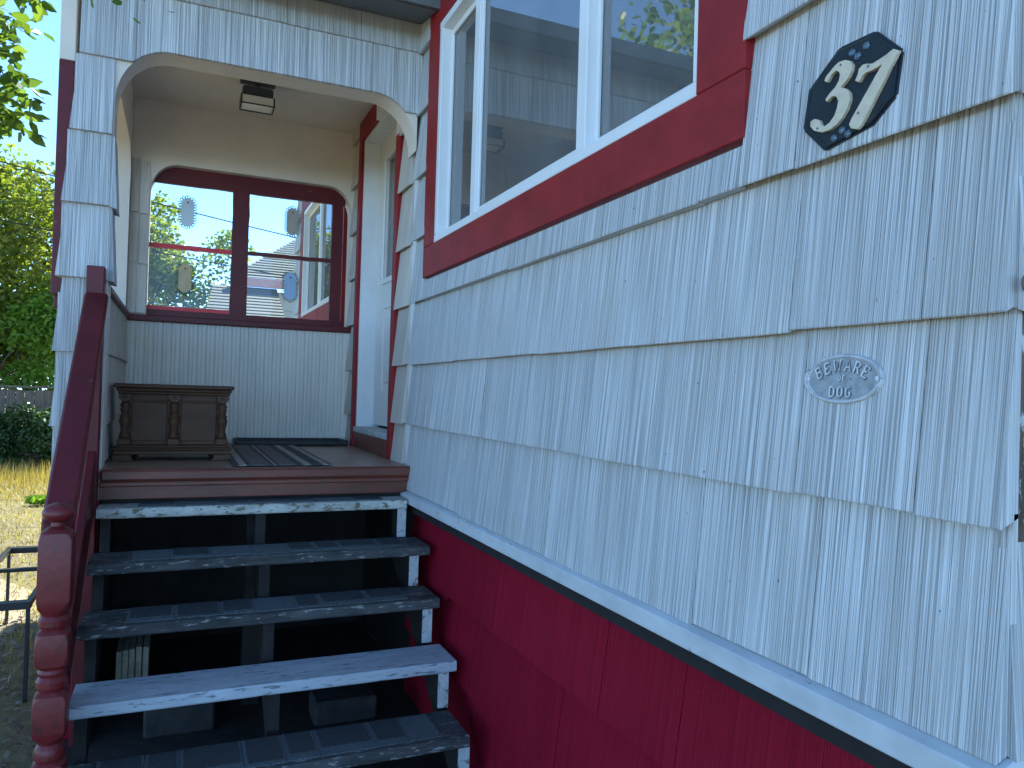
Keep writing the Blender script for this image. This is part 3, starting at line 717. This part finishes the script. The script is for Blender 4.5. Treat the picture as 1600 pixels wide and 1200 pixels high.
for x in (cx0+.032, -1.172, cx1-.032):
    c = MB(); yc = cy0+.012
    c.lathe((x, yc), [(1.322, .022), (1.326, .026), (1.334, .026), (1.338, .020), (1.344, .025), (1.350, .020), (1.362, .017), (1.385, .021), (1.402, .026), (1.416, .027), (1.424, .020), (1.430, .025), (1.438, .025), (1.443, .018), (1.452, .016), (1.464, .022), (1.470, .024), (1.476, .018), (1.484, .024), (1.492, .024), (1.498, .018), (1.506, .017)], 16)
    co = c.build('column', m_darkwood, chest, smooth=True)
    box('column_base', (x-.030, yc-.028, 1.286), (x+.030, yc+.026, 1.3215), m_darkwood, co, .005)
    cap = MB(); pts = [(x-.030, 1.547)]+[(x-.030+.060*i/8, 1.524-.018*math.sin(math.pi*i/8)) for i in range(9)]+[(x+.030, 1.547)]
    cap.prism(pts, lambda u, z: (u, yc-.026, z), lambda u, z: (u, yc+.008, z)); cap.build('column_capital', m_darkwood, co, .002)
    st = MB().lathe((0, 0), [(0, .008), (.003, .008), (.006, .004)], 10); st.v = [(x+a, yc-.026-z, 1.533+b) for a, b, z in st.v]; st.build('stud', m_black, co)
box('base_moulding', (cx0-.008, cy0-.024, 1.273), (cx1+.008, cy1, 1.2855), m_darkwood, chest, .004)
box('base_moulding', (cx0-.020, cy0-.034, 1.262), (cx1+.020, cy1, 1.2725), m_darkwood, chest, .003)
box('base_rail', (cx0-.014, cy0-.028, 1.238), (cx1+.014, cy1, 1.2615), m_darkwood, chest, .004)
for x, s in ((cx0-.018, 1), (cx1+.018, -1)):
    for yy in (cy0-.032, cy1-.09):
        f = MB(); f.prism([(0, 0), (.105, 0), (.088, .016), (.088, .0322), (0, .0322)], lambda u, z: (x+s*u, yy, 1.2056+z), lambda u, z: (x+s*u, yy+.09, 1.2056+z))
        f.build('foot', m_darkwood, chest, .002)
rg = MB(); n = 30; vs = []
for j in range(n+1):
    y = 3.93+(5.28-3.93)*j/n
    for x in (-.90, -.78, -.66, -.54, -.42): vs.append((x+.006*noise.noise((y*3, 1, x)), y, 1.2075+.003*(1+noise.noise((x*6, y*5, 0)))))
rg.add(vs, [(j*5+k, j*5+k+1, j*5+k+6, j*5+k+5) for j in range(n) for k in range(4)])
rgo = rg.build('striped_rug', m_rug); md = rgo.modifiers.new('thick', 'SOLIDIFY'); md.thickness = .005; md.offset = 1
tag(rgo, 'grey and tan striped runner rug lying on the porch floor', 'rug')
tray = thing('boot_tray', (-.4, 5.43, 1.205), 'black rubber boot tray along the back wall of the porch', 'tray')
t0, t1, u0, u1 = -.80, -.06, 5.30, 5.585
box('tray_base', (t0, u0, 1.206), (t1, u1, 1.211), m_tray, tray, .002)
tm = MB(); tm.prism([(t0, u0), (t1, u0), (t1, u1), (t0, u1)], lambda x, y: (x, y, 1.2112), lambda x, y: (x, y, 1.2112))
rim = MB()
for a, b in (((t0, u0), (t1, u0+.022)), ((t0, u1-.022), (t1, u1)), ((t0, u0+.0222), (t0+.022, u1-.0222)), ((t1-.022, u0+.0222), (t1, u1-.0222))):
    rim.box((a[0], a[1], 1.2112), (b[0], b[1], 1.245))
rim.build('tray_rim', m_tray, tray, .006)
# ---- ceiling lamp
lamp = thing('ceiling_lamp', (-.76, 4.96, 3.50), 'small dark rectangular lamp with frosted glass box on the porch ceiling', 'lamp')
MB().prism([(-.87, 4.925), (-.66, 4.925), (-.66, 4.99), (-.87, 4.99)], lambda x, y: (x, y, 3.488), lambda x, y: (x, y, 3.4995)).build('ceiling_plate', m_lampdark, lamp, .003)
MB().lathe((-.765, 4.96), [(3.455, .014), (3.488, .014)], 12).build('stem', m_lampdark, lamp)
hs = MB(); hs.prism([(-.855, 3.395), (-.675, 3.395), (-.675, 3.448), (-.69, 3.455), (-.84, 3.455), (-.855, 3.448)], lambda x, z: (x, 4.90, z), lambda x, z: (x, 5.02, z)); hs.build('lamp_housing', m_lampdark, lamp, .003)
fg = MB(); fg.box((-.858, 4.892, 3.345), (-.672, 5.028, 3.3945)); fg.build('lamp_glass', m_frost, lamp, .003)
fr = MB()
for (x0, x1) in ((-.866, -.8585), (-.6715, -.664)): fr.box((x0, 4.888, 3.338), (x1, 5.032, 3.396))
fr.box((-.858, 4.886, 3.338), (-.672, 4.8915, 3.3445)); fr.box((-.858, 5.0285, 3.338), (-.672, 5.034, 3.3445))
fr.build('lamp_frame', m_black, lamp)

# ---- ornaments hanging on the back window panes
def ornament(cx, cz, mat, label, twig):
    Y0 = 5.652
    t = thing('window_ornament', (cx, Y0, cz-.10), label, 'ornament', 'lace-edged ornaments on the back window')
    hw, hh, c = .041, .098, .026
    pl = [(cx-hw, cz-hh+c), (cx-hw+c, cz-hh), (cx+hw-c, cz-hh), (cx+hw, cz-hh+c), (cx+hw, cz+hh-c), (cx+hw-c, cz+hh), (cx-hw+c, cz+hh), (cx-hw, cz+hh-c)]
    MB().prism(pl, lambda x, z: (x, Y0-.003, z), lambda x, z: (x, Y0+.003, z)).build('plate', mat, t, .0015)
    ed = MB(); per = []
    for i in range(8):
        a, b = Vector(pl[i]), Vector(pl[(i+1) % 8]); k = max(1, round((b-a).length/.0185))
        per += [(a+(b-a)*j/k, (b-a).normalized()) for j in range(k)]
    for p, d_ in per:
        nrm = Vector((d_.y, -d_.x)); q = p+d_*.009
        ed.tube([(v.x, Y0, v.y) for v in (q-d_*.007, q+nrm*.009-d_*.007, q+nrm*.019, q+nrm*.009+d_*.007, q+d_*.007)], .0032, 4)
    ed.build('lace_edge', m_lace, t)
    MB().tube([(cx, Y0-.004, cz+.066), (cx, Y0-.002, cz+.066)], .0065, 10).build('knob', m_black, t)
    if twig:
        tw = MB(); tw.tube([(cx-.002, Y0-.004, cz-.075), (cx+.002, Y0-.004, cz-.03), (cx, Y0-.004, cz+.03)], .0012, 5)
        for k in range(5):
            z = cz-.055+.016*k
            for s in (-1, 1): tw.tube([(cx, Y0-.004, z), (cx+s*.012, Y0-.004, z+.012), (cx+s*.016, Y0-.004, z+.022)], .001, 4)
        tw.build('twig_relief', m_cream, t)
ornament(-1.14, 2.788, m_orn_white, 'white lace-edged ornament on the upper left pane', False)
ornament(-.439, 2.806, m_orn_grey, 'grey lace-edged ornament with a twig on the upper right pane', True)
ornament(-1.141, 2.333, m_gold, 'tan lace-edged ornament with a twig on the lower left pane', True)
ornament(-.442, 2.335, m_orn_blue, 'pale blue lace-edged ornament on the lower right pane', False)

# ================================================================== PLAQUES ON THE WALL
# house number plaque
def xo(z):  # outer face of the shake course at height z, main wall
    for k in range(8):
        if COURSE[k] <= z < COURSE[k+1]: return -(.006+.032*(COURSE[k+1]+.02-z)/(COURSE[k+1]+.02-COURSE[k]))
def PX(z, o): return -(.006+.032*(2.42-z)/.353)+.001-o      # o: how far out from the shake's face
plq = thing('house_number_plaque', (-.02, 1.05, 2.11), 'black octagonal house number plaque with cream digits 37', 'plaque')
PLQ = [(0.9772, 2.2731), (0.9174, 2.214), (0.9215, 2.1334), (0.9657, 2.0954), (1.0723, 2.0794), (1.134, 2.1396), (1.1282, 2.218), (1.0592, 2.2759)]
MB().prism(PLQ, lambda y, z: (PX(z, -.004), y, z), lambda y, z: (PX(z, .012), y, z)).build('backing_plate', m_plaque, plq, .004, seg=2)
cyq = sum(p[0] for p in PLQ)/8; czq = sum(p[1] for p in PLQ)/8
inn = [(cyq+(y-cyq)*.90, czq+(z-czq)*.90) for y, z in PLQ]
rm = MB(); rm.tube([(PX(z, .012), y, z) for y, z in inn+inn[:2]], .0014, 6); rm.build('raised_line', m_plaque, plq)
D3 = [(1.0794, 2.2166), (1.0757, 2.2244), (1.0663, 2.2299), (1.0588, 2.2361), (1.0477, 2.2407), (1.0329, 2.2392), (1.02, 2.232), (1.0143, 2.223), (1.0148, 2.213), (1.0209, 2.2006), (1.0297, 2.1936), (1.0369, 2.1889), (1.0239, 2.1812), (1.0146, 2.1705), (1.0124, 2.1566), (1.0174, 2.1407), (1.0278, 2.1266), (1.0404, 2.1173), (1.0552, 2.113), (1.0743, 2.1144), (1.0942, 2.1243), (1.1046, 2.1362), (1.1048, 2.1456), (1.0949, 2.1479), (1.0829, 2.1415), (1.0767, 2.1304), (1.0669, 2.1242), (1.0556, 2.1282), (1.0465, 2.1372), (1.0413, 2.1503), (1.0399, 2.1632), (1.0457, 2.1742), (1.0571, 2.1782), (1.0683, 2.1716), (1.0724, 2.1776), (1.0612, 2.1872), (1.0501, 2.1937), (1.0429, 2.203), (1.0414, 2.2143), (1.0453, 2.2218), (1.0529, 2.2262), (1.0641, 2.2215), (1.0714, 2.2106)]
D7 = [(1.0045, 2.1886), (0.9995, 2.1984), (0.998, 2.2079), (0.9895, 2.2132), (0.9826, 2.2119), (0.9688, 2.2065), (0.9556, 2.2083), (0.9394, 2.2115), (0.9267, 2.216), (0.9155, 2.2087), (0.92, 2.2009), (0.9291, 2.1853), (0.9383, 2.1694), (0.9507, 2.1489), (0.9634, 2.1281), (0.973, 2.1115), (0.9812, 2.0999), (0.9896, 2.094), (1.0037, 2.0999), (1.0093, 2.1089), (1.0043, 2.1189), (0.9942, 2.1329), (0.9809, 2.1512), (0.9678, 2.1693), (0.955, 2.187), (0.9471, 2.1965), (0.9552, 2.1955), (0.9685, 2.1936), (0.9821, 2.1946), (0.9889, 2.1914), (0.9956, 2.1824)]
for D, screws in ((D3, [(1.0408, 2.2326), (1.0844, 2.1252)]), (D7, [(.9766, 2.2044), (.9894, 2.1235)])):
    dg = MB().prism(D, lambda y, z: (PX(z, .011), y, z), lambda y, z: (PX(z, .020), y, z)).build('digit', m_cream, plq)
    bv = dg.modifiers.new('bevel', 'BEVEL'); bv.width = .0012; bv.segments = 2; bv.limit_method = 'ANGLE'
    for y, z in screws: MB().tube([(PX(z, .0195), y, z), (PX(z, .0212), y, z)], .0022, 10).build('screw', m_shadowscrew, dg)
for y, z in [(.991, 2.2558), (1.0225, 2.2559), (1.0086, 2.2438), (1.047, 2.1018), (1.029, 2.1113), (1.0153, 2.1011)]:
    l = MB(); l.lathe((0, 0), [(0, .0075), (.002, .0075), (.0045, .006), (.006, .003), (.0064, .0008)], 14); l.v = [(PX(z-.006+b, .012)-c, y+a, z-.006+b) for a, b, c in l.v]
    l.build('glass_bead', m_bead_glass, plq, smooth=True)
# beware-of-dog plaque
ov = thing('dog_warning_plaque', (-.02, 1.058, 1.605), 'small oval pewter plaque reading BEWARE OF DOG', 'plaque')
oy, oz, ra, rb = 1.0405, 1.6475, .0925, .0468; NO = 48
zc = xo(1.65); tilt = .032/.338
def OP(u, v, out): return (zc+.0035-out-(-v)*0 - tilt*(-v), oy-u, oz+v)   # follows the slope of the shake; u runs to the right as seen
ell = lambda k, s=1: (ra*s*math.cos(2*math.pi*k/NO), rb*s*math.sin(2*math.pi*k/NO))
MB().prism([ell(k) for k in range(NO)], lambda u, v: OP(u, v, -.004), lambda u, v: OP(u, v, .008)).build('plate', m_pewter, ov, .001)
rr = MB(); rr.tube([OP(*((ra-.004)*math.cos(a), (rb-.004)*math.sin(a)), .0085) for a in [2*math.pi*k/NO for k in range(NO+1)]], .0032, 8); rr.build('rim', m_pewter, ov, smooth=True)
G = {'B': ([[(0,0),(0,1)], [(0,1),(.42,1),(.58,.9),(.58,.65),(.42,.54),(0,.54)], [(.42,.54),(.64,.42),(.64,.12),(.46,0),(0,0)]], .66),
     'E': ([[(0,0),(0,1)], [(0,1),(.56,1),(.56,.84)], [(0,.52),(.4,.52)], [(0,0),(.6,0),(.6,.18)]], .62),
     'W': ([[(0,1),(.24,0),(.46,.8),(.68,0),(.92,1)]], .92), 'A': ([[(0,0),(.36,1),(.72,0)], [(.14,.34),(.58,.34)]], .72),
     'R': ([[(0,0),(0,1)], [(0,1),(.42,1),(.58,.88),(.58,.64),(.42,.5),(0,.5)], [(.32,.5),(.66,0)]], .66),
     'O': ([[(.35+.35*math.cos(a),.5+.5*math.sin(a)) for a in [2*math.pi*k/14 for k in range(15)]]], .7),
     'F': ([[(0,0),(0,1)], [(0,1),(.56,1),(.56,.84)], [(0,.52),(.4,.52)]], .58),
     'D': ([[(0,0),(0,1)], [(0,1),(.36,1),(.6,.82),(.66,.5),(.6,.18),(.36,0),(0,0)]], .68),
     'G': ([[(.62,.82),(.48,.98),(.3,1),(.1,.85),(0,.5),(.1,.15),(.3,0),(.5,.02),(.62,.15),(.62,.42)], [(.42,.42),(.72,.42)]], .72)}
SER = {'B': [(0,0),(0,1)], 'E': [(0,0),(0,1)], 'W': [(0,1),(.92,1)], 'A': [(0,0),(.72,0)], 'R': [(0,0),(0,1),(.66,0)], 'F': [(0,0),(0,1)], 'D': [(0,0),(0,1)], 'O': [], 'G': []}
def glyph(ch, place, h, thick):
    gm = MB()
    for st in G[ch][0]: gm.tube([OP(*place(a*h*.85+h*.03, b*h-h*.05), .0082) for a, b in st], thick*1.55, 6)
    gm.build('letter_shadow', m_shadowscrew, ov)  # dark offset tubes painted as the letters' shadow outline
    m = MB()
    for st in G[ch][0]: m.tube([OP(*place(a*h*.85, b*h), .0098) for a, b in st], thick, 6)
    for a, b in SER[ch]:
        m.tube([OP(*place(a*h*.85-h*.10, b*h), .0088), OP(*place(a*h*.85+h*.10, b*h), .0088)], thick*.8, 5)
    return m.build('letter', m_letter, ov)
def word_arc(txt, h, rad, cz_, gapf, thick):
    ws = [G[c][1]*h*.85 for c in txt]; tot = sum(ws)+gapf*h*(len(txt)-1); s = -tot/2
    for c, wd in zip(txt, ws):
        mid = s+wd/2; an = mid/rad
        def pl(a, b, an=an, wd=wd):
            x = a-wd/2; return (rad*math.sin(an)+x*math.cos(an)+b*math.sin(an), cz_+rad*(math.cos(an)-1)-x*math.sin(an)+b*math.cos(an))
        glyph(c, pl, h, thick); s += wd+gapf*h
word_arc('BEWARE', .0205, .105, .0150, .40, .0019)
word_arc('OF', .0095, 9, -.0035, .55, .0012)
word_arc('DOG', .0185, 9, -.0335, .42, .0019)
bgp = MB(); bgp.prism([ell(k, .86) for k in range(NO)], lambda u, v: OP(u, v, .007), lambda u, v: OP(u, v, .0083)); bgp.build('shaded_field', m_field, ov)  # field colour darkened for the shade between rim and letters
for s in (-1, 1): MB().lathe((0, 0), [(0, .0048), (.002, .0048), (.003, .002)], 12).build('screw', m_letter, ov).data.transform(Matrix.Translation(OP(s*.0795, .0, .0088)) @ Matrix.Rotation(-math.pi/2, 4, 'Y'))
# round knob at the picture's right edge, on the gable side
kn = MB().lathe((0, 0), [(0, .016), (.010, .016), (.012, .022), (.030, .024), (.040, .019), (.045, .006)], 20)
kn.v = [(-.007+a*.62, C0-.0265-c*.2, 1.787+b*.62) for a, b, c in kn.v]
tag(kn.build('wall_knob', m_rawwood, None, smooth=True), 'round dark brown knob on the gable side past the house corner', 'knob')

# ================================================================== YARD
def tube_frame(name, loc, label, cat): return thing(name, loc, label, cat)
bf = thing('metal_frame', (-1.97, 5.1, 0), 'low black metal frame standing on the dry grass beside the porch', 'frame')
fx0, fx1, fy0, fy1, fz = -2.135, -1.805, 4.42, 5.85, .5
box('long_rail', (fx1-.014, fy0+.0305, fz-.028), (fx1+.014, fy1-.0305, fz), m_black, bf, .002)
box('long_rail', (fx0-.014, fy0+.0305, fz-.028), (fx0+.014, fy1-.0305, fz), m_black, bf, .002)
for y in (fy0, fy1): box('end_rail', (fx0-.014, y-.03 if y == fy0 else y-.03, fz-.034), (fx1+.014, y+.03 if y == fy0 else y+.03, fz+.002), m_black, bf, .002)
box('cross_rail', (fx0+.0145, 5.2, fz-.022), (fx1-.0145, 5.235, fz-.002), m_black, bf, .002)
for x in (fx0, fx1):
    for y in (fy0, fy1): box('leg', (x-.009, y-.009, 0), (x+.009, y+.009, fz-.035), m_black, bf, .001)
# fence
fence = thing('board_fence', (-6, 16.2, 0), 'weathered grey-brown board fence behind the dry yard', 'fence')
rf_ = random.Random(5); x = -12.0
while x < -.8:
    wd = rf_.uniform(.13, .16); h = 1.42+rf_.uniform(-.03, .03)
    box('fence_board', (x, 16.2+rf_.uniform(0, .01), .02), (x+wd-.008, 16.225, h), m_fence, fence, .002); x += wd
for z in (.4, 1.15): box('fence_rail', (-12, 16.228, z), (-.8, 16.27, z+.09), m_fence, fence, 0)
box('fence_cap', (-12, 16.17, 1.46), (-.8, 16.29, 1.50), m_fence, fence, .003)

def leaves(m, c, rad, n, size, rnd, shell=.35, shape='quad', droop=0.3):
    c = Vector(c)
    for _ in range(n):
        while True:
            v = Vector((rnd.uniform(-1, 1), rnd.uniform(-1, 1), rnd.uniform(-1, 1)))
            if shell < v.length < 1: break
        p = c + Vector((v.x*rad[0], v.y*rad[1], v.z*rad[2]))
        s = size*rnd.uniform(.6, 1.3)
        d = Vector((rnd.gauss(0, 1), rnd.gauss(0, 1), rnd.gauss(0, .6)-droop)).normalized(); a = d.orthogonal().normalized()
        a.rotate(Matrix.Rotation(rnd.uniform(0, 6.28), 3, d)); nn_ = d.cross(a)
        i = len(m.v)
        if shape == 'quad':
            m.v += [tuple(p), tuple(p+d*s*.5+a*s*.28), tuple(p+d*s), tuple(p+d*s*.5-a*s*.28)]; m.f.append((i, i+1, i+2, i+3))
        else:
            m.v += [tuple(p), tuple(p+d*s*.25+a*s*.24), tuple(p+d*s*.6+a*s*.22+nn_*s*.06), tuple(p+d*s), tuple(p+d*s*.6-a*s*.22+nn_*s*.06), tuple(p+d*s*.25-a*s*.24)]
            m.f.append((i, i+1, i+2, i+3, i+4, i+5))
def raw(name, m, mat, parent=None):
    me = bpy.data.meshes.new(name); me.from_pydata(m.v, [], m.f); me.update(); return link(name, me, mat, parent)
def tree(name, base, top, crown, rad, n, size, mat, label, cat, seed, clumps=26, trunk_r=.14, csize=.34, shape='quad'):
    rnd = random.Random(seed); t = thing(name, base, label, cat)
    tk = MB(); b = Vector(base); cr = Vector(crown)
    hub = b.lerp(cr, .75)
    tk.tube([b, b.lerp(hub, .35)+Vector((.1, .05, 0)), b.lerp(hub, .7)+Vector((-.05, .1, 0)), hub, cr+Vector((0, 0, rad[2]*.6))], [trunk_r*1.25, trunk_r, trunk_r*.85, trunk_r*.6, trunk_r*.15], 9)
    cl = []
    for i in range(clumps):
        while True:
            v = Vector((rnd.uniform(-1, 1), rnd.uniform(-1, 1), rnd.uniform(-.9, 1)))
            if .35 < v.length < 1: break
        cl.append(cr+Vector((v.x*rad[0], v.y*rad[1], v.z*rad[2])))
    for c in cl:
        st = b.lerp(hub, rnd.uniform(.55, 1)) ; md_ = st.lerp(c, .5)+Vector((0, 0, .12*rad[2]))
        tk.tube([st, md_, c], [trunk_r*.35, trunk_r*.2, trunk_r*.06], 5)
    tk.build('trunk', m_bark, t, smooth=True)
    lm = MB()
    for c in cl:
        k = rnd.uniform(.7, 1.25)*csize
        leaves(lm, c, (rad[0]*k, rad[1]*k, rad[2]*k), n//clumps, size, rnd, .2, shape)
    raw('crown', lm, mat, t); return t
tree('leafy_tree', (-4.9, 18.3, 0), 0, (-4.7, 18.3, 3.7), (2.3, 1.6, 2.4), 26000, .13, m_leaf_yellow, 'tall yellow-green tree rising behind the board fence at the left', 'tree', 11, 34, .15, .30)
tree('leafy_tree', (-2.2, 22, 0), 0, (-2.15, 22, 4.55), (2.35, 1.6, 2.0), 11000, .15, m_leaf_yellow, 'yellow-green tree seen through the left panes of the back window', 'tree', 12, 24, .09, .30)
tree('leafy_bush', (-4.6, 17.0, 0), 0, (-4.6, 17.0, 2.1), (1.9, .6, 1.7), 17000, .12, m_leaf_bush, 'tall fresh green bush rising just behind the board fence', 'bush', 13, 30, .06, .34)
tree('dark_shrub', (-3.45, 15.4, 0), 0, (-3.45, 15.4, .6), (.62, .4, .62), 7000, .08, m_leaf_dark, 'low dark shrub against the foot of the board fence', 'shrub', 14, 16, .03, .42)
tree('leafy_tree', (-5.6, 7.6, 0), 0, (-5.3, 7.4, 5.4), (2.3, 2.6, 2.2), 14000, .13, m_leaf_near, 'big dark green tree left of the porch, mirrored in the large window', 'tree', 15, 36, .2, .30)
for i, (x, y, s) in enumerate([(-13, 21, 1.2), (-9, 22, 1.0), (7, 26, 1.3), (-2.5, 24, .9)]):
    tree('distant_tree', (x, y, 0), 0, (x, y, 3.4*s), (2.8*s, 1.6*s, 2.4*s), 6000, .18, m_leaf_dark if i % 2 else m_leaf_bush,
         ['far green tree at the left end of the fence line', 'far dark tree behind the fence', 'far green tree behind the neighbouring house', 'far dark tree behind the yellow-green tree'][i], 'tree', 30+i, 20, .16, .34)
# overhanging branch, upper left corner
br = thing('overhanging_branch', (-3.6, 4.9, 3.7), 'sunlit leafy branch hanging into the upper left corner', 'branch')
rb_ = random.Random(21); bm_ = MB(); lm = MB(); tips = [(-1.90, 3.5, 2.98), (-1.86, 3.4, 2.78), (-1.80, 3.45, 2.73), (-1.74, 3.4, 2.66), (-1.86, 3.5, 2.60), (-1.78, 3.5, 2.60), (-1.96, 3.7, 3.05), (-1.70, 3.2, 2.99), (-1.40, 3.2, 3.06), (-1.32, 3.2, 3.06), (-1.9, 3.3, 2.70), (-1.78, 3.6, 3.0), (-1.84, 3.5, 2.88), (-1.88, 3.45, 2.52)]
for i, tp in enumerate(tips):
    tp = Vector(tp)
    if tp.x < -1.5: tp = CAM.lerp(tp, 1.5); tp.z += .02
    st = Vector((-2.95, 5.3+.05*i, 4.3)); md_ = st.lerp(tp, .55)+Vector((0, 0, .10))
    if tp.x > -1.5: st = Vector((-1.9, 3.3, 3.35)); md_ = st.lerp(tp, .6)+Vector((0, 0, .08))
    bm_.tube([st, md_, tp], [.014, .007, .002], 6)
    leaves(lm, tp, (.13, .16, .11), 26 if tp.x < -1.5 else 4, .105 if tp.x < -1.5 else .075, rb_, 0, 'leaf', .25)
    leaves(lm, md_.lerp(tp, .4), (.14, .16, .12), 12 if tp.x < -1.5 else 0, .105, rb_, 0, 'leaf', .25)
bm_.tube([(-4.9, 6.2, 3.9), (-3.6, 4.9, 3.75), (-2.9, 4.4, 3.9), (-1.9, 3.3, 3.35)], [.06, .04, .022, .010], 8)
bm_.build('twig', m_bark, br, smooth=True); raw('foliage', lm, m_leaf_near, br)
# dry grass tufts and leaf litter
dg = MB(); rg_ = random.Random(8)
for _ in range(9000):
    y = rg_.uniform(11.8, 15.9); x = -1.15-.2*y+rg_.uniform(-2.6, 1.6); h = rg_.uniform(.08, .34)*(1.0 if y > 13.2 else .45); a = rg_.uniform(0, 6.28); l = rg_.uniform(0, .12)
    i = len(dg.v); dx_, dy_ = math.cos(a), math.sin(a)
    dg.v += [(x-.006*dy_, y+.006*dx_, 0), (x+.006*dy_, y-.006*dx_, 0), (x+dx_*l, y+dy_*l, h)]; dg.f.append((i, i+1, i+2))
for _ in range(9000):
    y = rg_.uniform(4.6, 12); x = -1.15-.2*y+rg_.uniform(-1.6, .9); h = rg_.uniform(.02, .07); a = rg_.uniform(0, 6.28); l = rg_.uniform(0, .06)
    if x > -1.7 and y < 6: continue
    i = len(dg.v); dx_, dy_ = math.cos(a), math.sin(a)
    dg.v += [(x-.005*dy_, y+.005*dx_, 0), (x+.005*dy_, y-.005*dx_, 0), (x+dx_*l, y+dy_*l, h)]; dg.f.append((i, i+1, i+2))
tag(raw('dry_grass', dg, m_drygrass), 'dry yellow grass covering the yard left of the porch', 'grass', kind='stuff')
lt = MB()
for _ in range(1500):
    y = rg_.uniform(2.4, 6.0); x = rg_.uniform(-3.0, -1.66) ; s = rg_.uniform(.02, .05); a = rg_.uniform(0, 6.28)
    d_ = Vector((math.cos(a), math.sin(a), rg_.uniform(-.2, .5))); n_ = Vector((-math.sin(a), math.cos(a), rg_.uniform(-.4, .4)))
    p = Vector((x, y, rg_.uniform(.008, .025))); i = len(lt.v)
    lt.v += [tuple(p-d_*s*.5), tuple(p+n_*s*.3), tuple(p+d_*s*.5), tuple(p-n_*s*.3)]; lt.f.append((i, i+1, i+2, i+3))
tag(raw('leaf_litter', lt, m_litter), 'dry fallen leaves on the shaded ground beside the stairs', 'leaves', kind='stuff')
gw = MB()
for _ in range(160):
    a = rg_.uniform(0, 6.28); r_ = rg_.uniform(0, .11); p = Vector((-2.72+r_*1.6*math.cos(a), 11.3+r_*math.sin(a), .02)); d_ = Vector((rg_.uniform(-.6, .6), rg_.uniform(-.6, .6), 1)).normalized(); n_ = d_.orthogonal(); s = .12
    i = len(gw.v); gw.v += [tuple(p), tuple(p+d_*s*.5+n_*.03), tuple(p+d_*s), tuple(p+d_*s*.5-n_*.03)]; gw.f.append((i, i+1, i+2, i+3))
tag(raw('weed', gw, m_leaf_bush), 'small bright green weed in the bare patch of the yard', 'weed')

# neighbouring house behind the porch window
nh = thing('neighbour_house', (4, 22, 0), 'pale neighbouring house with grey shingled hip roof seen through the back window', 'house')
box('wall', (.55, 20.6, 0), (10, 27, 4.1), m_nwall, nh, 0)
box('fascia', (.0, 20.0, 4.12), (10.6, 20.08, 4.34), m_npink, nh, 0)
for k in range(20):
    a, b = k/20, (k+1)/20
    y0, y1 = 19.98+4.0*a, 19.98+4.0*b+.07; z0, z1 = 4.34+1.95*a, 4.34+1.95*b; x0 = -.06+2.2*a; x1 = 10.65-2.2*a
    MB().prism([(y0, z0), (y1, z1+.0), (y1, z1+.010), (y0, z0+.018)], lambda y, z: (x0, y, z), lambda y, z: (x1, y, z)).build('roof_course', m_roofgrey, nh)
for k in range(9):
    z = .44*k+.1
    box('siding_board', (.53, 20.57, z), (9.9, 20.599, z+.43), m_nwall, nh, .004)
shed = thing('garage', (-.1, 19, 0), 'low garage with grey shingle roof in front of the neighbouring house', 'garage')
box('wall', (-.55, 18.2, 0), (.8, 19.9, 3.1), m_nwall, shed, 0)
for k in range(12):
    a, b = k/12, (k+1)/12; y0, y1 = 17.85+2.3*a, 17.85+2.3*b+.04; z0, z1 = 3.02+1.1*a, 3.02+1.1*b
    MB().prism([(y0, z0), (y1, z1), (y1, z1+.008), (y0, z0+.018)], lambda y, z: (-.72+.25*a, y, z), lambda y, z: (1.05, y, z)).build('roof_course', m_roofgrey, shed)
# overhead cables
for i, (a, b, lab) in enumerate([((-9, 13, 4.75), (6, 12, 2.9), 'lower overhead cable crossing the sky left of the porch'), ((-9, 12, 5.6), (6, 13, 3.5), 'upper overhead cable crossing the sky left of the porch')]):
    A, B = Vector(a), Vector(b)
    m = MB().tube([A.lerp(B, t/14)-Vector((0, 0, .25*math.sin(math.pi*t/14))) for t in range(15)], .009, 5)
    tag(m.build('overhead_cable', m_wire), lab, 'cable', 'overhead cables')
